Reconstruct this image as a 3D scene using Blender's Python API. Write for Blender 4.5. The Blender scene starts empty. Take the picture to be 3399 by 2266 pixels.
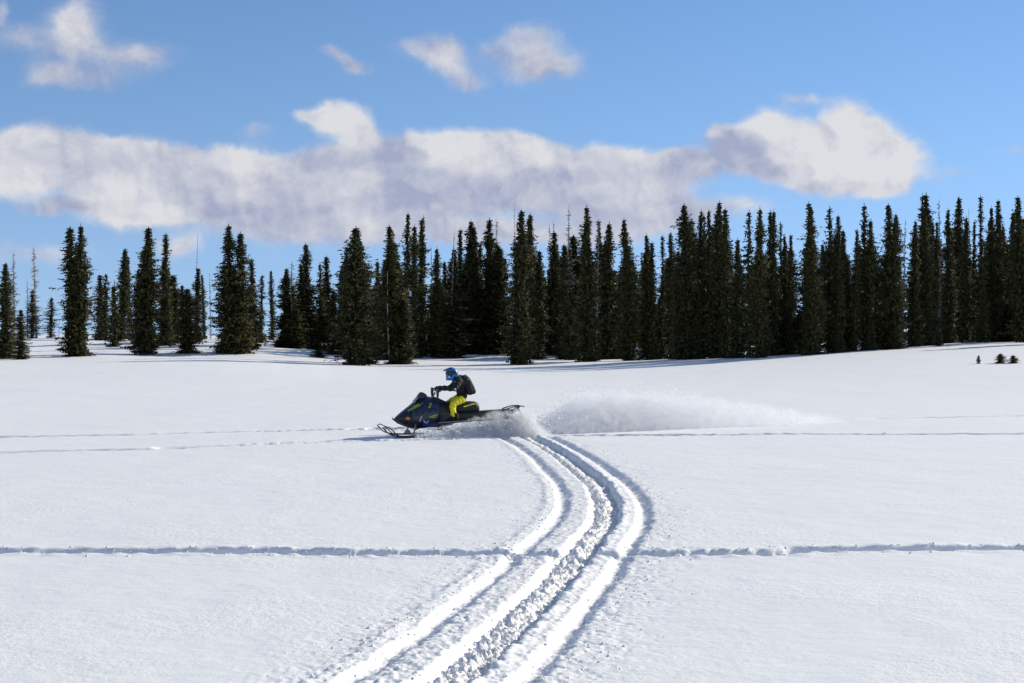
import bpy, bmesh, math, random
import numpy as np
from mathutils import Vector, Matrix
R = math.radians
rng = np.random.RandomState(7)
random.seed(7)
scene = bpy.context.scene
C = scene.collection

# ------------------------------------------------------------------ camera
FPX, CXP, HOR, CAM_H = 4721.0, 1699.5, 1124.0, 2.2      # focal length in photo pixels, principal column, horizon row, eye height
cam_data = bpy.data.cameras.new('camera')
cam_data.lens = 50.0; cam_data.sensor_width = 36.0
cam_data.shift_y = (HOR - 1133.0) / 3399.0
cam_data.clip_end = 6000
cam = bpy.data.objects.new('camera', cam_data); C.objects.link(cam)
cam.location = (0, 0, CAM_H); cam.rotation_euler = (R(90), 0, 0)
scene.camera = cam

# ------------------------------------------------------------------ sun, sky, exposure
SUN_EL, SUN_AZ = R(27), R(57)           # azimuth from +Y (into the picture) towards +X
scene.view_settings.view_transform = 'Standard'
scene.view_settings.look = 'None'
scene.view_settings.exposure = 0.46
scene.view_settings.gamma = 1
sd = bpy.data.lights.new('sun', 'SUN'); sd.energy = 3.65; sd.angle = R(0.5); sd.color = (1.0, 0.92, 0.745)
sun = bpy.data.objects.new('sun', sd); C.objects.link(sun)
to_sun = Vector((math.sin(SUN_AZ)*math.cos(SUN_EL), math.cos(SUN_AZ)*math.cos(SUN_EL), math.sin(SUN_EL)))
sun.rotation_euler = to_sun.to_track_quat('Z', 'Y').to_euler()
cy = scene.cycles
cy.volume_bounces = 3; cy.max_bounces = 6; cy.diffuse_bounces = 3; cy.glossy_bounces = 2
cy.transparent_max_bounces = 8; cy.volume_max_steps = 128
cy.use_denoising = True


class NT:
    """terse node-tree writer"""
    def __init__(s, tree): s.t = tree; s.n = tree.nodes; s.l = tree.links
    def put(s, sock, v):
        if v is None: return
        if hasattr(v, 'node'): s.l.new(v, sock)
        else: sock.default_value = v
    def m(s, op, a=None, b=None, c=None, clamp=False):
        n = s.n.new('ShaderNodeMath'); n.operation = op; n.use_clamp = clamp
        for i, v in enumerate((a, b, c)): s.put(n.inputs[i], v)
        return n.outputs[0]
    def v(s, op, a=None, b=None, out=0):
        n = s.n.new('ShaderNodeVectorMath'); n.operation = op
        s.put(n.inputs[0], a); s.put(n.inputs[1], b)
        return n.outputs[out]
    def noise(s, vec, scale, detail=4, rough=.5, out=0, dist=0):
        n = s.n.new('ShaderNodeTexNoise'); s.put(n.inputs['Vector'], vec)
        n.inputs['Scale'].default_value = scale; n.inputs['Detail'].default_value = detail
        n.inputs['Roughness'].default_value = rough; n.inputs['Distortion'].default_value = dist
        return n.outputs[out]
    def mr(s, x, a, b, c=0, d=1, interp='SMOOTHSTEP'):
        n = s.n.new('ShaderNodeMapRange'); n.interpolation_type = interp
        for k, q in zip(('Value', 'From Min', 'From Max', 'To Min', 'To Max'), (x, a, b, c, d)): s.put(n.inputs[k], q)
        return n.outputs[0]
    def mix(s, f, a, b):
        n = s.n.new('ShaderNodeMix'); n.data_type = 'RGBA'
        s.put(n.inputs['Factor'], f); s.put(n.inputs['A'], a); s.put(n.inputs['B'], b)
        return n.outputs['Result']
    def comb(s, x=0, y=0, z=0):
        n = s.n.new('ShaderNodeCombineXYZ')
        for i, q in enumerate((x, y, z)): s.put(n.inputs[i], q)
        return n.outputs[0]
    def sep(s, vec):
        n = s.n.new('ShaderNodeSeparateXYZ'); s.put(n.inputs[0], vec); return n.outputs


def build_world():
    w = bpy.data.worlds.new('World'); scene.world = w; w.use_nodes = True
    T = NT(w.node_tree); T.n.clear()
    sky = T.n.new('ShaderNodeTexSky'); sky.sky_type = 'NISHITA'; sky.sun_disc = False
    sky.sun_elevation = SUN_EL; sky.sun_rotation = SUN_AZ
    sky.altitude = 2600; sky.air_density = 1.0; sky.dust_density = 0.05; sky.ozone_density = 1.6
    d = T.n.new('ShaderNodeTexCoord').outputs['Generated']
    T.put(sky.inputs['Vector'], T.v('NORMALIZE', T.v('ADD', T.v('MULTIPLY', d, (1, 1, .9)), (0, 0, .105))))
    X, Y, Z = T.sep(d)[:3]
    az = T.m('ARCTAN2', X, Y); el = T.m('ARCSINE', Z)
    p = T.comb(az, el, 0)
    # clouds: soft heaps at their own azimuth and elevation, broken up by noise
    n1 = T.noise(p, 9, 4, .55, out=1)
    n2 = T.noise(p, 30, 5, .6, out=1)
    off = T.v('MULTIPLY', T.v('SUBTRACT', n1, (.5, .5, .5)), (.045, .03, 0))
    off2 = T.v('MULTIPLY', T.v('SUBTRACT', n2, (.5, .5, .5)), (.022, .016, 0))
    q = T.v('ADD', T.v('ADD', p, off), off2)
    za = [(390,100,125,120,.72,.6),(100,155,120,65,.42,.3),(0,30,30,70,.5,.4),(380,240,210,75,.38,.3),(700,270,140,78,.6,.3),(250,350,110,55,.5,.45),(450,375,180,60,.42,.1),
          (1530,250,70,36,.55,.3),(1610,310,70,44,.55,.15),(1950,215,140,62,.5,.35),(2050,270,110,85,.55,.55),(2150,370,90,55,.5,.15),(2280,220,70,60,.35,.3),(1180,610,70,40,.33,.5),
          (100,690,130,85,1.1,.9),(60,800,150,75,1,.95),(220,710,230,90,1,.45),(450,760,240,90,1,.55),(560,880,170,85,1,.9),(720,740,230,60,.9,.5),(1100,745,160,60,1.1,.95),
          (900,850,300,90,1.1,.45),(1300,850,300,100,1.1,.4),(1150,950,350,70,.9,.15),(600,960,200,60,.9,.75),(230,930,150,32,.6,.05),
          (1530,570,125,62,1.2,1.),(1640,660,95,55,1.,.85),(1410,555,80,24,.6,.6),(1850,710,210,70,1.1,.15),(1650,880,150,60,1,.7),(1500,730,140,45,.9,.25),
          (2060,680,150,78,1.2,1.05),(1950,900,400,90,1.1,.2),(2250,750,190,75,1.,.7),(2350,690,140,75,1,.7),
          (1500,1050,650,70,.62,.35),(840,1150,90,65,.6,.75),(180,1130,260,50,.42,.5),(2200,1060,400,60,.6,.4)]
    zb = [(90,195,120,85,.55,.5),(200,310,125,68,.62,.4),(60,310,130,70,.45,.3),(60,720,160,75,1.1,.75),(400,730,210,60,1.,.7),(200,860,300,80,1.1,.25),
          (600,850,190,75,1,.65),(500,950,300,80,1,.35),(780,790,170,60,.9,.1),(700,1000,200,70,.9,.3),(650,740,140,40,.8,.4),(1050,960,150,45,.45,.5),(300,1080,300,45,.5,.5),
          (1200,600,140,88,1.2,1.),(1300,690,160,100,1.2,.95),(1040,690,150,72,1.1,.05),(925,620,60,42,.8,.45),(1150,790,120,42,.8,.15),
          (1400,780,190,65,1.2,.95),(1570,570,105,90,1.2,1.05),(1650,660,140,105,1.2,.95),(1720,765,150,95,1.2,1.05),(1450,640,60,80,.6,.4),(1600,850,230,38,.8,.6),
          (1370,435,120,34,.42,.6),(2050,800,110,28,.25,.4),(2330,710,90,24,.35,.4)]
    blobs = []
    for zs, x0 in ((za, 0), (zb, 1700)):
        for cx, cyy, rx, ry, wt, br in zs:
            a = math.atan((x0 + cx/1.384 - CXP)/FPX); e = math.atan((HOR - cyy/1.384)/FPX*math.cos(a))
            blobs.append((a, e, rx/1.384/FPX, ry/1.384/FPX, wt, br))
    F = B = None
    for a, e, rx, ry, wt, br in blobs:
        u = T.v('MULTIPLY', T.v('SUBTRACT', q, (a, e, 0)), (1/rx, 1/ry, 0))
        g = T.m('EXPONENT', T.m('MULTIPLY', T.v('DOT_PRODUCT', u, u, out=1), -1.0))
        F = T.m('MULTIPLY', g, wt) if F is None else T.m('MULTIPLY_ADD', g, wt, F)
        g3 = T.m('POWER', g, 2.2)
        B = (T.m('MULTIPLY', g3, wt*br), T.m('MULTIPLY', g3, wt)) if B is None else (T.m('MULTIPLY_ADD', g3, wt*br, B[0]), T.m('MULTIPLY_ADD', g3, wt, B[1]))
    det = T.noise(q, 60, 5, .6)
    det_s = T.noise(T.v('ADD', q, (.004, .005, 0)), 60, 5, .6)
    mid = T.noise(q, 22, 4, .5)
    mid_s = T.noise(T.v('ADD', q, (.011, .013, 0)), 22, 4, .5)
    cover = T.mr(T.m('ADD', F, T.m('MULTIPLY_ADD', det, .34, -.17)), .07, .72)
    # the same broken cumulus goes on all round and overhead
    gen = T.noise(T.v('MULTIPLY', d, (1, 1, 3)), 2.4, 6, .6)
    outm = T.m('MAXIMUM', T.mr(T.m('ABSOLUTE', az), .37, .47), T.mr(el, .245, .33))
    gcov = T.m('MULTIPLY', T.mr(gen, .5, .66), outm)
    cover = T.m('MULTIPLY', T.m('MAXIMUM', cover, gcov), T.mr(Z, -.01, .015))
    cover = T.m('MULTIPLY', cover, .96)
    br = T.m('MULTIPLY_ADD', T.m('DIVIDE', B[0], T.m('MAXIMUM', B[1], .02)), 1.0, .03)
    br = T.m('MULTIPLY_ADD', T.m('SUBTRACT', det, det_s), 1.0, br)
    br = T.m('MULTIPLY_ADD', T.m('SUBTRACT', mid, mid_s), 1.4, br, clamp=True)
    br = T.m('ADD', T.m('MULTIPLY', br, T.m('SUBTRACT', 1, outm)), T.m('MULTIPLY', outm, .55))
    K = 10.0 * 0.67                                      # the Background strength is 0.1; the picture is exposed 2**0.62
    col = T.mix(br, (.375*K, .41*K, .57*K, 1), (.75*K, .75*K, .775*K, 1))
    hsv = T.n.new('ShaderNodeHueSaturation'); hsv.inputs['Saturation'].default_value = 1.14; hsv.inputs['Value'].default_value = 1.0
    T.put(hsv.inputs['Color'], sky.outputs[0])
    hz = T.m('MULTIPLY', T.m('EXPONENT', T.m('MULTIPLY', T.m('MAXIMUM', Z, 0), -9)), .58)
    out = T.mix(cover, T.mix(hz, hsv.outputs[0], (.40*K, .545*K, .78*K, 1)), col)
    bg = T.n.new('ShaderNodeBackground'); T.put(bg.inputs[0], out); bg.inputs[1].default_value = 0.107
    wo = T.n.new('ShaderNodeOutputWorld'); T.l.new(bg.outputs[0], wo.inputs[0])
    w.cycles.sampling_method = 'MANUAL'; w.cycles.sample_map_resolution = 512

build_world()


# ------------------------------------------------------------------ helpers
def material(name, col, rough=.6, metal=0, spec=.5, var=.15, vscale=20, bump=0, bscale=60, sub=0, coat=0):
    m = bpy.data.materials.new(name); m.use_nodes = True
    T = NT(m.node_tree); b = T.n['Principled BSDF']
    co = T.n.new('ShaderNodeTexCoord').outputs['Object']
    nz = T.noise(co, vscale, 4, .6)
    f = T.mr(nz, .3, .7)
    lo = tuple(c*(1-var) for c in col[:3])+(1,); hi = tuple(min(1, c*(1+var)) for c in col[:3])+(1,)
    T.put(b.inputs['Base Color'], T.mix(f, lo, hi))
    b.inputs['Roughness'].default_value = rough; b.inputs['Metallic'].default_value = metal
    b.inputs['Specular IOR Level'].default_value = spec; b.inputs['Coat Weight'].default_value = coat
    if bump:
        bn = T.n.new('ShaderNodeBump'); bn.inputs['Strength'].default_value = bump; bn.inputs['Distance'].default_value = .01
        T.put(bn.inputs['Height'], T.noise(co, bscale, 4, .6)); T.put(b.inputs['Normal'], bn.outputs[0])
    return m

def link_mesh(name, verts, faces, mats, parent=None, mi=None, smooth=False):
    me = bpy.data.meshes.new(name)
    me.from_pydata([tuple(v) for v in verts], [], [tuple(f) for f in faces]); 
    for m in (mats if isinstance(mats, (list, tuple)) else [mats]): me.materials.append(m)
    if mi is not None: me.polygons.foreach_set('material_index', list(mi))
    if smooth: me.polygons.foreach_set('use_smooth', [True]*len(me.polygons))
    me.update()
    o = bpy.data.objects.new(name, me); C.objects.link(o)
    if parent: o.parent = parent
    return o

def tag(o, label=None, cat=None, group=None, kind=None):
    if label: o['label'] = label
    if cat: o['category'] = cat
    if group: o['group'] = group
    if kind: o['kind'] = kind
    return o

def empty(name, loc=(0, 0, 0), rz=0):
    o = bpy.data.objects.new(name, None); C.objects.link(o)
    o.location = loc; o.rotation_euler = (0, 0, rz); o.empty_display_size = .3
    return o

_tab = rng.rand(256, 256)
def vnoise(x, y):
    xi = np.floor(x).astype(int); yi = np.floor(y).astype(int)
    fx = x-xi; fy = y-yi
    fx = fx*fx*fx*(fx*(fx*6-15)+10); fy = fy*fy*fy*(fy*(fy*6-15)+10)
    a = _tab[xi % 256, yi % 256]; b = _tab[(xi+1) % 256, yi % 256]
    c = _tab[xi % 256, (yi+1) % 256]; d = _tab[(xi+1) % 256, (yi+1) % 256]
    return (a*(1-fx)+b*fx)*(1-fy)+(c*(1-fx)+d*fx)*fy - .5
def fbm(x, y, oct=4, g=.5):
    s = 0; a = 1
    for k in range(oct):
        s = s + a*vnoise(x*2**k+17.3*k, y*2**k+5.1*k); a *= g
    return s
def sstep(a, b, x):
    t = np.clip((x-a)/(b-a), 0, 1); return t*t*(3-2*t)

# ------------------------------------------------------------------ snow ground
_es = (np.array([-900, 0, 500, 900, 1100, 1250, 1800, 2100, 2500, 2900, 3100, 3399, 4200])-1700)*120/FPX
_ez = np.array([.5, .50, .72, .55, .12, -.03, -.02, .28, .84, 1.50, 1.74, 1.98, 2.4])
def base_z(x, y):
    x = np.asarray(x, float); y = np.asarray(y, float)
    xe = x*120/np.maximum(y, 70)
    e = np.interp(xe, _es, _ez)
    for d in (-4, 4): e = e + np.interp(xe+d, _es, _ez)
    e = e/3
    z = e*sstep(44, 122, y)
    t = np.clip(y-124, 0, 150); z = z+.0165*t*t/(t+8+1e-6)
    z = z + .05*fbm(x/9, y/9, 3)*sstep(34, 60, y) + .025*fbm(x/3.1+40, y/3.1, 3)
    z = z + .5*fbm(x/14, y/14+9, 3)*sstep(112, 135, y)*(1-sstep(220, 400, y))*.9
    return z

def dense(pts, step=.35):
    P = np.array(pts, float); out = [P[0]]
    n = len(P)
    for i in range(n-1):
        p0 = P[max(i-1, 0)]; p1 = P[i]; p2 = P[i+1]; p3 = P[min(i+2, n-1)]
        k = max(2, int(np.linalg.norm(p2-p1)/step))
        for j in range(1, k+1):
            t = j/k
            out.append(.5*((2*p1)+(-p0+p2)*t+(2*p0-5*p1+4*p2-p3)*t*t+(-p0+3*p1-3*p2+p3)*t**3))
    return np.array(out)

def project(x, y, P):
    """signed distance (positive to the right of travel) and arc length of points to a polyline"""
    best = np.full(x.shape, 1e9); sd_ = np.zeros(x.shape); arc = np.zeros(x.shape); s0 = 0
    for i in range(len(P)-1):
        ax, ay = P[i]; dx, dy = P[i+1]-P[i]; L = math.hypot(dx, dy); dx /= L; dy /= L
        rx = x-ax; ry = y-ay
        t = np.clip(rx*dx+ry*dy, 0, L)
        qx = rx-t*dx; qy = ry-t*dy; dd = qx*qx+qy*qy
        m = dd < best
        best = np.where(m, dd, best); sd_ = np.where(m, np.where(rx*dy-ry*dx > 0, 1, -1)*np.sqrt(dd), sd_); arc = np.where(m, s0+t, arc)
        s0 += L
    return sd_, arc

MAIN = dense([(-2.9, 2.0), (-1.5, 6.0), (-.51, 9.1), (-.07, 11.0), (.45, 13.6), (1.0, 16.8), (1.22, 18.9), (1.26, 21.5), (1.09, 24.4), (.86, 27.7), (.36, 31.5), (-.35, 33.4), (-1.6, 34.4), (-3.4, 34.9)])
LINE_A = dense([(-45, 24), (-30, 28.2), (-11.5, 31.9), (-6.5, 33.7), (-3.3, 34.75), (.6, 35.2), (4.3, 36.6), (8.3, 38.2), (14.6, 40.7), (40, 47)], 1.5)
LINE_B = dense([(-40, 18), (-9.9, 27.4), (-7, 28.7), (-3.1, 30.7), (-.4, 31.6), (.5, 32.0), (4, 32.4), (11.7, 32.9), (40, 34)], 1.5)
LINE_C = dense([(-30, 14.9), (-5.4, 14.75), (-1.5, 14.6), (2.5, 14.6), (5.6, 15.05), (30, 16.5)], 1.0)

def rut(t, w, depth, skew=0.0):
    """a furrow: flat-bottomed, with the left bank (skew>0) lying back more gently"""
    tl = np.where(t < 0, -t/(w*(1+skew)), t/w)
    return -depth*(1-sstep(.45, 1.25, tl))

def carve(x, y, z):
    x = np.asarray(x, float); y = np.asarray(y, float); z = z.copy()
    f1 = vnoise(x*3.1, y*3.1); f2 = vnoise(x*9, y*9); f3 = vnoise(x*27+3, y*27); f4 = vnoise(x*52+3, y*52+8)
    # crossing old tracks
    for P, w, dep, rough in ((LINE_A, .15, .15, .03), (LINE_B, .15, .15, .03), (LINE_C, .13, .105, .03)):
        y0, y1 = P[:, 1].min()-2, P[:, 1].max()+2
        m = (y > y0) & (y < y1)
        if not m.any(): continue
        t, s = project(x[m], y[m], P)
        t = t + .05*vnoise(s*.8, s*0+3)
        patch = np.clip(.80+.75*vnoise(s*.45+60*w*dep, s*0+7), .4, 1.1)
        prof = -dep*patch*sstep(-w*1.15-.015, -w*.85, t)*(1-sstep(w*.2, w*1.9, t))
        ins = 1-sstep(w*.7, w*1.5, np.abs(t))
        prof = prof + ins*rough*(f3[m]*1.4+f2[m])*1.6 + .012*np.exp(-((np.abs(t)-w*1.8)/.12)**2)*(1+2*f2[m])
        z[m] += prof
    m = (np.abs(x) < 6) & (y < 37)
    if m.any():
        t, s = project(x[m], y[m], MAIN)
        t = t + .022*vnoise(s*1.6, s*0+3) + .018*f1[m] + .016*f3[m] + .02*f2[m]
        end = 1-sstep(33.5, 37.5, s)*.75
        near = np.abs(t) < 1.6
        pr = np.zeros(t.shape)
        for c, dep in ((-.555, .058), (.515, .066)):
            u = t-c
            pr += -dep*sstep(-.12, -.01, u)*(1-sstep(.0, .15, u))
            pr += .010*np.exp(-((u+.21)/.05)**2)*(1+f2[m])
        # belt trench: gentle left bank, cut right wall, chopped floor
        u = t-.02 + .03*vnoise(s*3.3, s*0+19)
        dep = .11
        pr += -dep*sstep(-.22, -.09, u)*(1-sstep(.185, .215, u))
        fl = sstep(-.14, -.06, u)*(1-sstep(.15, .20, u))
        chop = .018*f2[m] + .026*f3[m] + .026*f4[m]
        pr += fl*chop*1.5 + fl*.065*(1-sstep(-.02, .13, u))
        pr += .012*np.exp(-((u-.25)/.03)**2)*(1+2*f2[m])
        band = np.exp(-(t/1.0)**4)
        pr += band*(.016*f3[m] + .010*f2[m] + .012*f4[m])
        z[m] += np.where(near, pr*end, pr*0)
    z = z + .0025*f3 + .003*f2 + .006*f1
    return z

def ground_z(x, y):
    x = np.atleast_1d(np.asarray(x, float)); y = np.atleast_1d(np.asarray(y, float))
    return carve(x, y, base_z(x, y))

def build_ground():
    ys = [-60, -40, -25, -14, -7, -2, 1.5, 3.5, 5, 6, 6.8, 7.4]
    y = 7.4
    while y < 41: y += max(.018, .00155*y*y/14 if y < 14 else .0019*y); ys.append(y)
    while y < 130: y += .0045*y; ys.append(y)
    while y < 300: y += .012*y; ys.append(y)
    while y < 3600: y += .06*y; ys.append(y)
    ys = np.array(ys)
    u = list(np.arange(-.17, .15, .00125))
    r = .15; st = .00125
    while r < .46: st = min(st*1.03, .0042); r += st; u.append(r)
    while r < 14: st *= 1.22; r += st; u.append(r)
    l = -.17; st = .00125; left = []
    while l > -.46: st = min(st*1.03, .0042); l -= st; left.append(l)
    while l > -14: st *= 1.22; l -= st; left.append(l)
    u = np.array(left[::-1]+u)
    U, Yg = np.meshgrid(u, ys)
    Xg = U*np.maximum(Yg, 7.0)
    nr, nc = Xg.shape
    xf, yf = Xg.ravel(), Yg.ravel()
    z = base_z(xf, yf)
    k = (yf > 5) & (yf < 48)
    z[k] = carve(xf[k], yf[k], z[k])
    print('ground', nr, nc, nr*nc)
    me = bpy.data.meshes.new('snow_ground')
    co = np.stack([xf, yf, z], 1).astype(np.float32)
    me.vertices.add(nr*nc); me.vertices.foreach_set('co', co.ravel())
    i = np.arange((nr-1)*nc).reshape(nr-1, nc)[:, :-1]
    q = np.stack([i, i+1, i+nc+1, i+nc], -1).reshape(-1, 4).astype(np.int32)
    me.loops.add(q.size); me.loops.foreach_set('vertex_index', q.ravel())
    me.polygons.add(len(q)); me.polygons.foreach_set('loop_start', np.arange(0, q.size, 4, dtype=np.int32))
    me.polygons.foreach_set('loop_total', np.full(len(q), 4, dtype=np.int32))
    me.polygons.foreach_set('use_smooth', np.ones(len(q), bool))
    me.update(calc_edges=True); me.validate()
    o = bpy.data.objects.new('snow_ground', me); C.objects.link(o)
    tag(o, 'wide flat field of white snow with a curving track pressed into it', kind='structure')
    me.materials.append(SNOW)
    return o

def snow_material(name, sparkle=True, grain=1.0):
    m = bpy.data.materials.new(name); m.use_nodes = True
    T = NT(m.node_tree); b = T.n['Principled BSDF']
    co = T.n.new('ShaderNodeTexCoord').outputs['Object']
    patch = T.noise(co, .35, 3, .6)
    fine = T.noise(co, 45, 3, .7)
    fine2 = T.noise(co, 14, 3, .7)
    c1 = T.mix(T.mr(patch, .3, .7), (.83, .838, .85, 1), (.875, .87, .865, 1))
    c2 = T.mix(T.mr(fine, .3, .72), (.81, .82, .845, 1), (.92, .915, .91, 1))
    T.put(b.inputs['Base Color'], T.mix(.45, c1, c2))
    b.inputs['Roughness'].default_value = .62
    b.inputs['Specular IOR Level'].default_value = .35
    if grain:
        bn = T.n.new('ShaderNodeBump'); bn.inputs['Strength'].default_value = .4*grain; bn.inputs['Distance'].default_value = .02
        T.put(bn.inputs['Height'], T.m('ADD', T.m('MULTIPLY', fine, .45), T.m('MULTIPLY', fine2, T.mr(patch, .38, .62, .25, 1.7))))
        wave = T.noise(T.v('MULTIPLY', co, (1, 2.2, 1)), 2.2, 3, .55)
        b2 = T.n.new('ShaderNodeBump'); b2.inputs['Strength'].default_value = .2; b2.inputs['Distance'].default_value = .05
        T.put(b2.inputs['Height'], wave); T.l.new(b2.outputs[0], bn.inputs['Normal'])
        T.put(b.inputs['Normal'], bn.outputs[0])
    return m
SNOW = snow_material('snow')
CHUNK = snow_material('snow_chunk', grain=.3)

ground = build_ground()

def lumps(name, pts, label):
    """pts: rows of x, y, z, size; irregular crumbs joined as one heap of stuff"""
    bm = bmesh.new(); bmesh.ops.create_icosphere(bm, subdivisions=1, radius=1)
    tv = np.array([v.co[:] for v in bm.verts]); tf = np.array([[v.index for v in f.verts] for f in bm.faces]); bm.free()
    n = len(pts); pts = np.array(pts)
    jit = 1+.35*(rng.rand(n, len(tv), 1)-.5)
    ang = rng.rand(n)*6.28
    s = pts[:, 3][:, None, None]*np.stack([.7+.7*rng.rand(n), .7+.7*rng.rand(n), .55+.5*rng.rand(n)], 1)[:, None, :]
    V = tv[None]*jit*s
    ca, sa = np.cos(ang)[:, None], np.sin(ang)[:, None]
    V = np.stack([V[..., 0]*ca-V[..., 1]*sa, V[..., 0]*sa+V[..., 1]*ca, V[..., 2]], -1)+pts[:, None, :3]
    Fc = (tf[None]+(np.arange(n)*len(tv))[:, None, None]).reshape(-1, 3)
    o = link_mesh(name, V.reshape(-1, 3).tolist(), Fc.tolist(), CHUNK, smooth=True)
    tag(o, label, kind='stuff')
    return o

def scatter():
    P = MAIN; seg = np.diff(P, axis=0); L = np.hypot(*seg.T); cum = np.r_[0, np.cumsum(L)]
    def at(s, t, P=P, cum=cum, seg=seg, L=L):
        i = np.clip(np.searchsorted(cum, s)-1, 0, len(L)-1)
        d = seg[i]/L[i][:, None]; q = P[i]+d*(s-cum[i])[:, None]
        return q[:, 0]+d[:, 1]*t, q[:, 1]-d[:, 0]*t
    n = 2600
    s = 5+(cum[-1]-8)*rng.rand(n)**1.25; t = rng.uniform(-.12, .17, n)
    x, y = at(s, t); z = ground_z(x, y); sz = rng.uniform(.006, .019, n)*np.clip(1.15-s/60, .5, 1)
    a = np.stack([x, y, z+sz*.25, sz], 1)
    n = 1500
    s = 5+(cum[-1]-8)*rng.rand(n)**1.4; t = rng.choice([-1, 1], n)*(.66+np.abs(rng.randn(n))*.22); m = rng.rand(n) < .45; t[m] = rng.uniform(-.75, .75, m.sum())
    x, y = at(s, t); z = ground_z(x, y); sz = rng.uniform(.004, .012, n)
    b = np.stack([x, y, z+sz*.3, sz], 1)
    lumps('track_snow_crumbs', np.vstack([a, b]), 'broken crumbs of snow churned up along the curving belt track')
    out = []
    for Pl, n, sz0, w in ((LINE_C, 2400, .014, .15), (LINE_A, 160, .02, .15), (LINE_B, 160, .02, .15)):
        sg = np.diff(Pl, axis=0); Ln = np.hypot(*sg.T); cm = np.r_[0, np.cumsum(Ln)]
        s = rng.rand(n)*cm[-1]; t = rng.randn(n)*w
        x, y = at(s, t, Pl, cm, sg, Ln); k = np.abs(x) < y*.45
        x, y = x[k], y[k]; z = ground_z(x, y); sz = sz0*rng.uniform(.35, 1.2, len(x))
        out.append(np.stack([x, y, z+sz*.3, sz], 1))
    lumps('old_track_crumbs', np.vstack(out), 'loose snow crumbs lying along the faint old tracks that cross the field')
scatter()

# ------------------------------------------------------------------ trees
def needle_material(name, lo, hi):
    m = bpy.data.materials.new(name); m.use_nodes = True
    T = NT(m.node_tree); b = T.n['Principled BSDF']
    co = T.n.new('ShaderNodeTexCoord').outputs['Object']
    info = T.n.new('ShaderNodeObjectInfo').outputs['Random']
    geo = T.n.new('ShaderNodeNewGeometry')
    f = T.m('ADD', T.m('MULTIPLY', T.mr(T.noise(co, 2.5, 3, .6), .3, .7), .5), T.m('MULTIPLY', geo.outputs['Random Per Island'], .5))
    c = T.mix(f, lo+(1,), hi+(1,))
    c = T.mix(T.m('MULTIPLY', info, .6), c, (.070, .062, .018, 1))
    T.put(b.inputs['Base Color'], c)
    b.inputs['Roughness'].default_value = .75; b.inputs['Specular IOR Level'].default_value = .2
    return m
NEEDLE = needle_material('fir_needles', (.014, .019, .009), (.105, .096, .030))
NEEDLE_DRY = needle_material('dry_needles', (.075, .050, .036), (.16, .12, .09))
NEEDLE_TUFT = needle_material('brownish_needles', (.06, .045, .022), (.20, .14, .06))
SNOWBIT = material('branch_snow', (.84, .86, .9), .7, var=.05)
BARK = material('fir_bark', (.10, .075, .055), .9, var=.35, vscale=8)
DEADWOOD = material('weathered_wood', (.30, .26, .23), .85, var=.3, vscale=6)
PALEWOOD = material('bleached_wood', (.46, .42, .38), .85, var=.25, vscale=6)

def tube_into(V, F, path, radii, n=6):
    base = len(V)
    path = [Vector(p) for p in path]
    for i, p in enumerate(path):
        d = (path[min(i+1, len(path)-1)]-path[max(i-1, 0)]).normalized()
        a = d.orthogonal().normalized(); b = d.cross(a)
        for k in range(n):
            t = 2*math.pi*k/n
            V.append(p+(a*math.cos(t)+b*math.sin(t))*radii[i])
    for i in range(len(path)-1):
        for k in range(n):
            F.append((base+i*n+k, base+i*n+(k+1) % n, base+(i+1)*n+(k+1) % n, base+(i+1)*n+k))
    F.append(tuple(base+k for k in range(n))[::-1]); F.append(tuple(base+(len(path)-1)*n+k for k in range(n)))

def frond(V, F, M, p, d, up, L, W, mi):
    """one flat spray of needles: a kinked little kite"""
    s = d.cross(up).normalized()
    b = len(V)
    V.extend([p-s*W*.3, p+d*L*.45-s*W*.5+up*.02, p+d*L, p+d*L*.5+s*W*.5-up*.02, p+s*W*.3])
    F.append((b, b+1, b+2, b+3, b+4)); M.append(mi)

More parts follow.
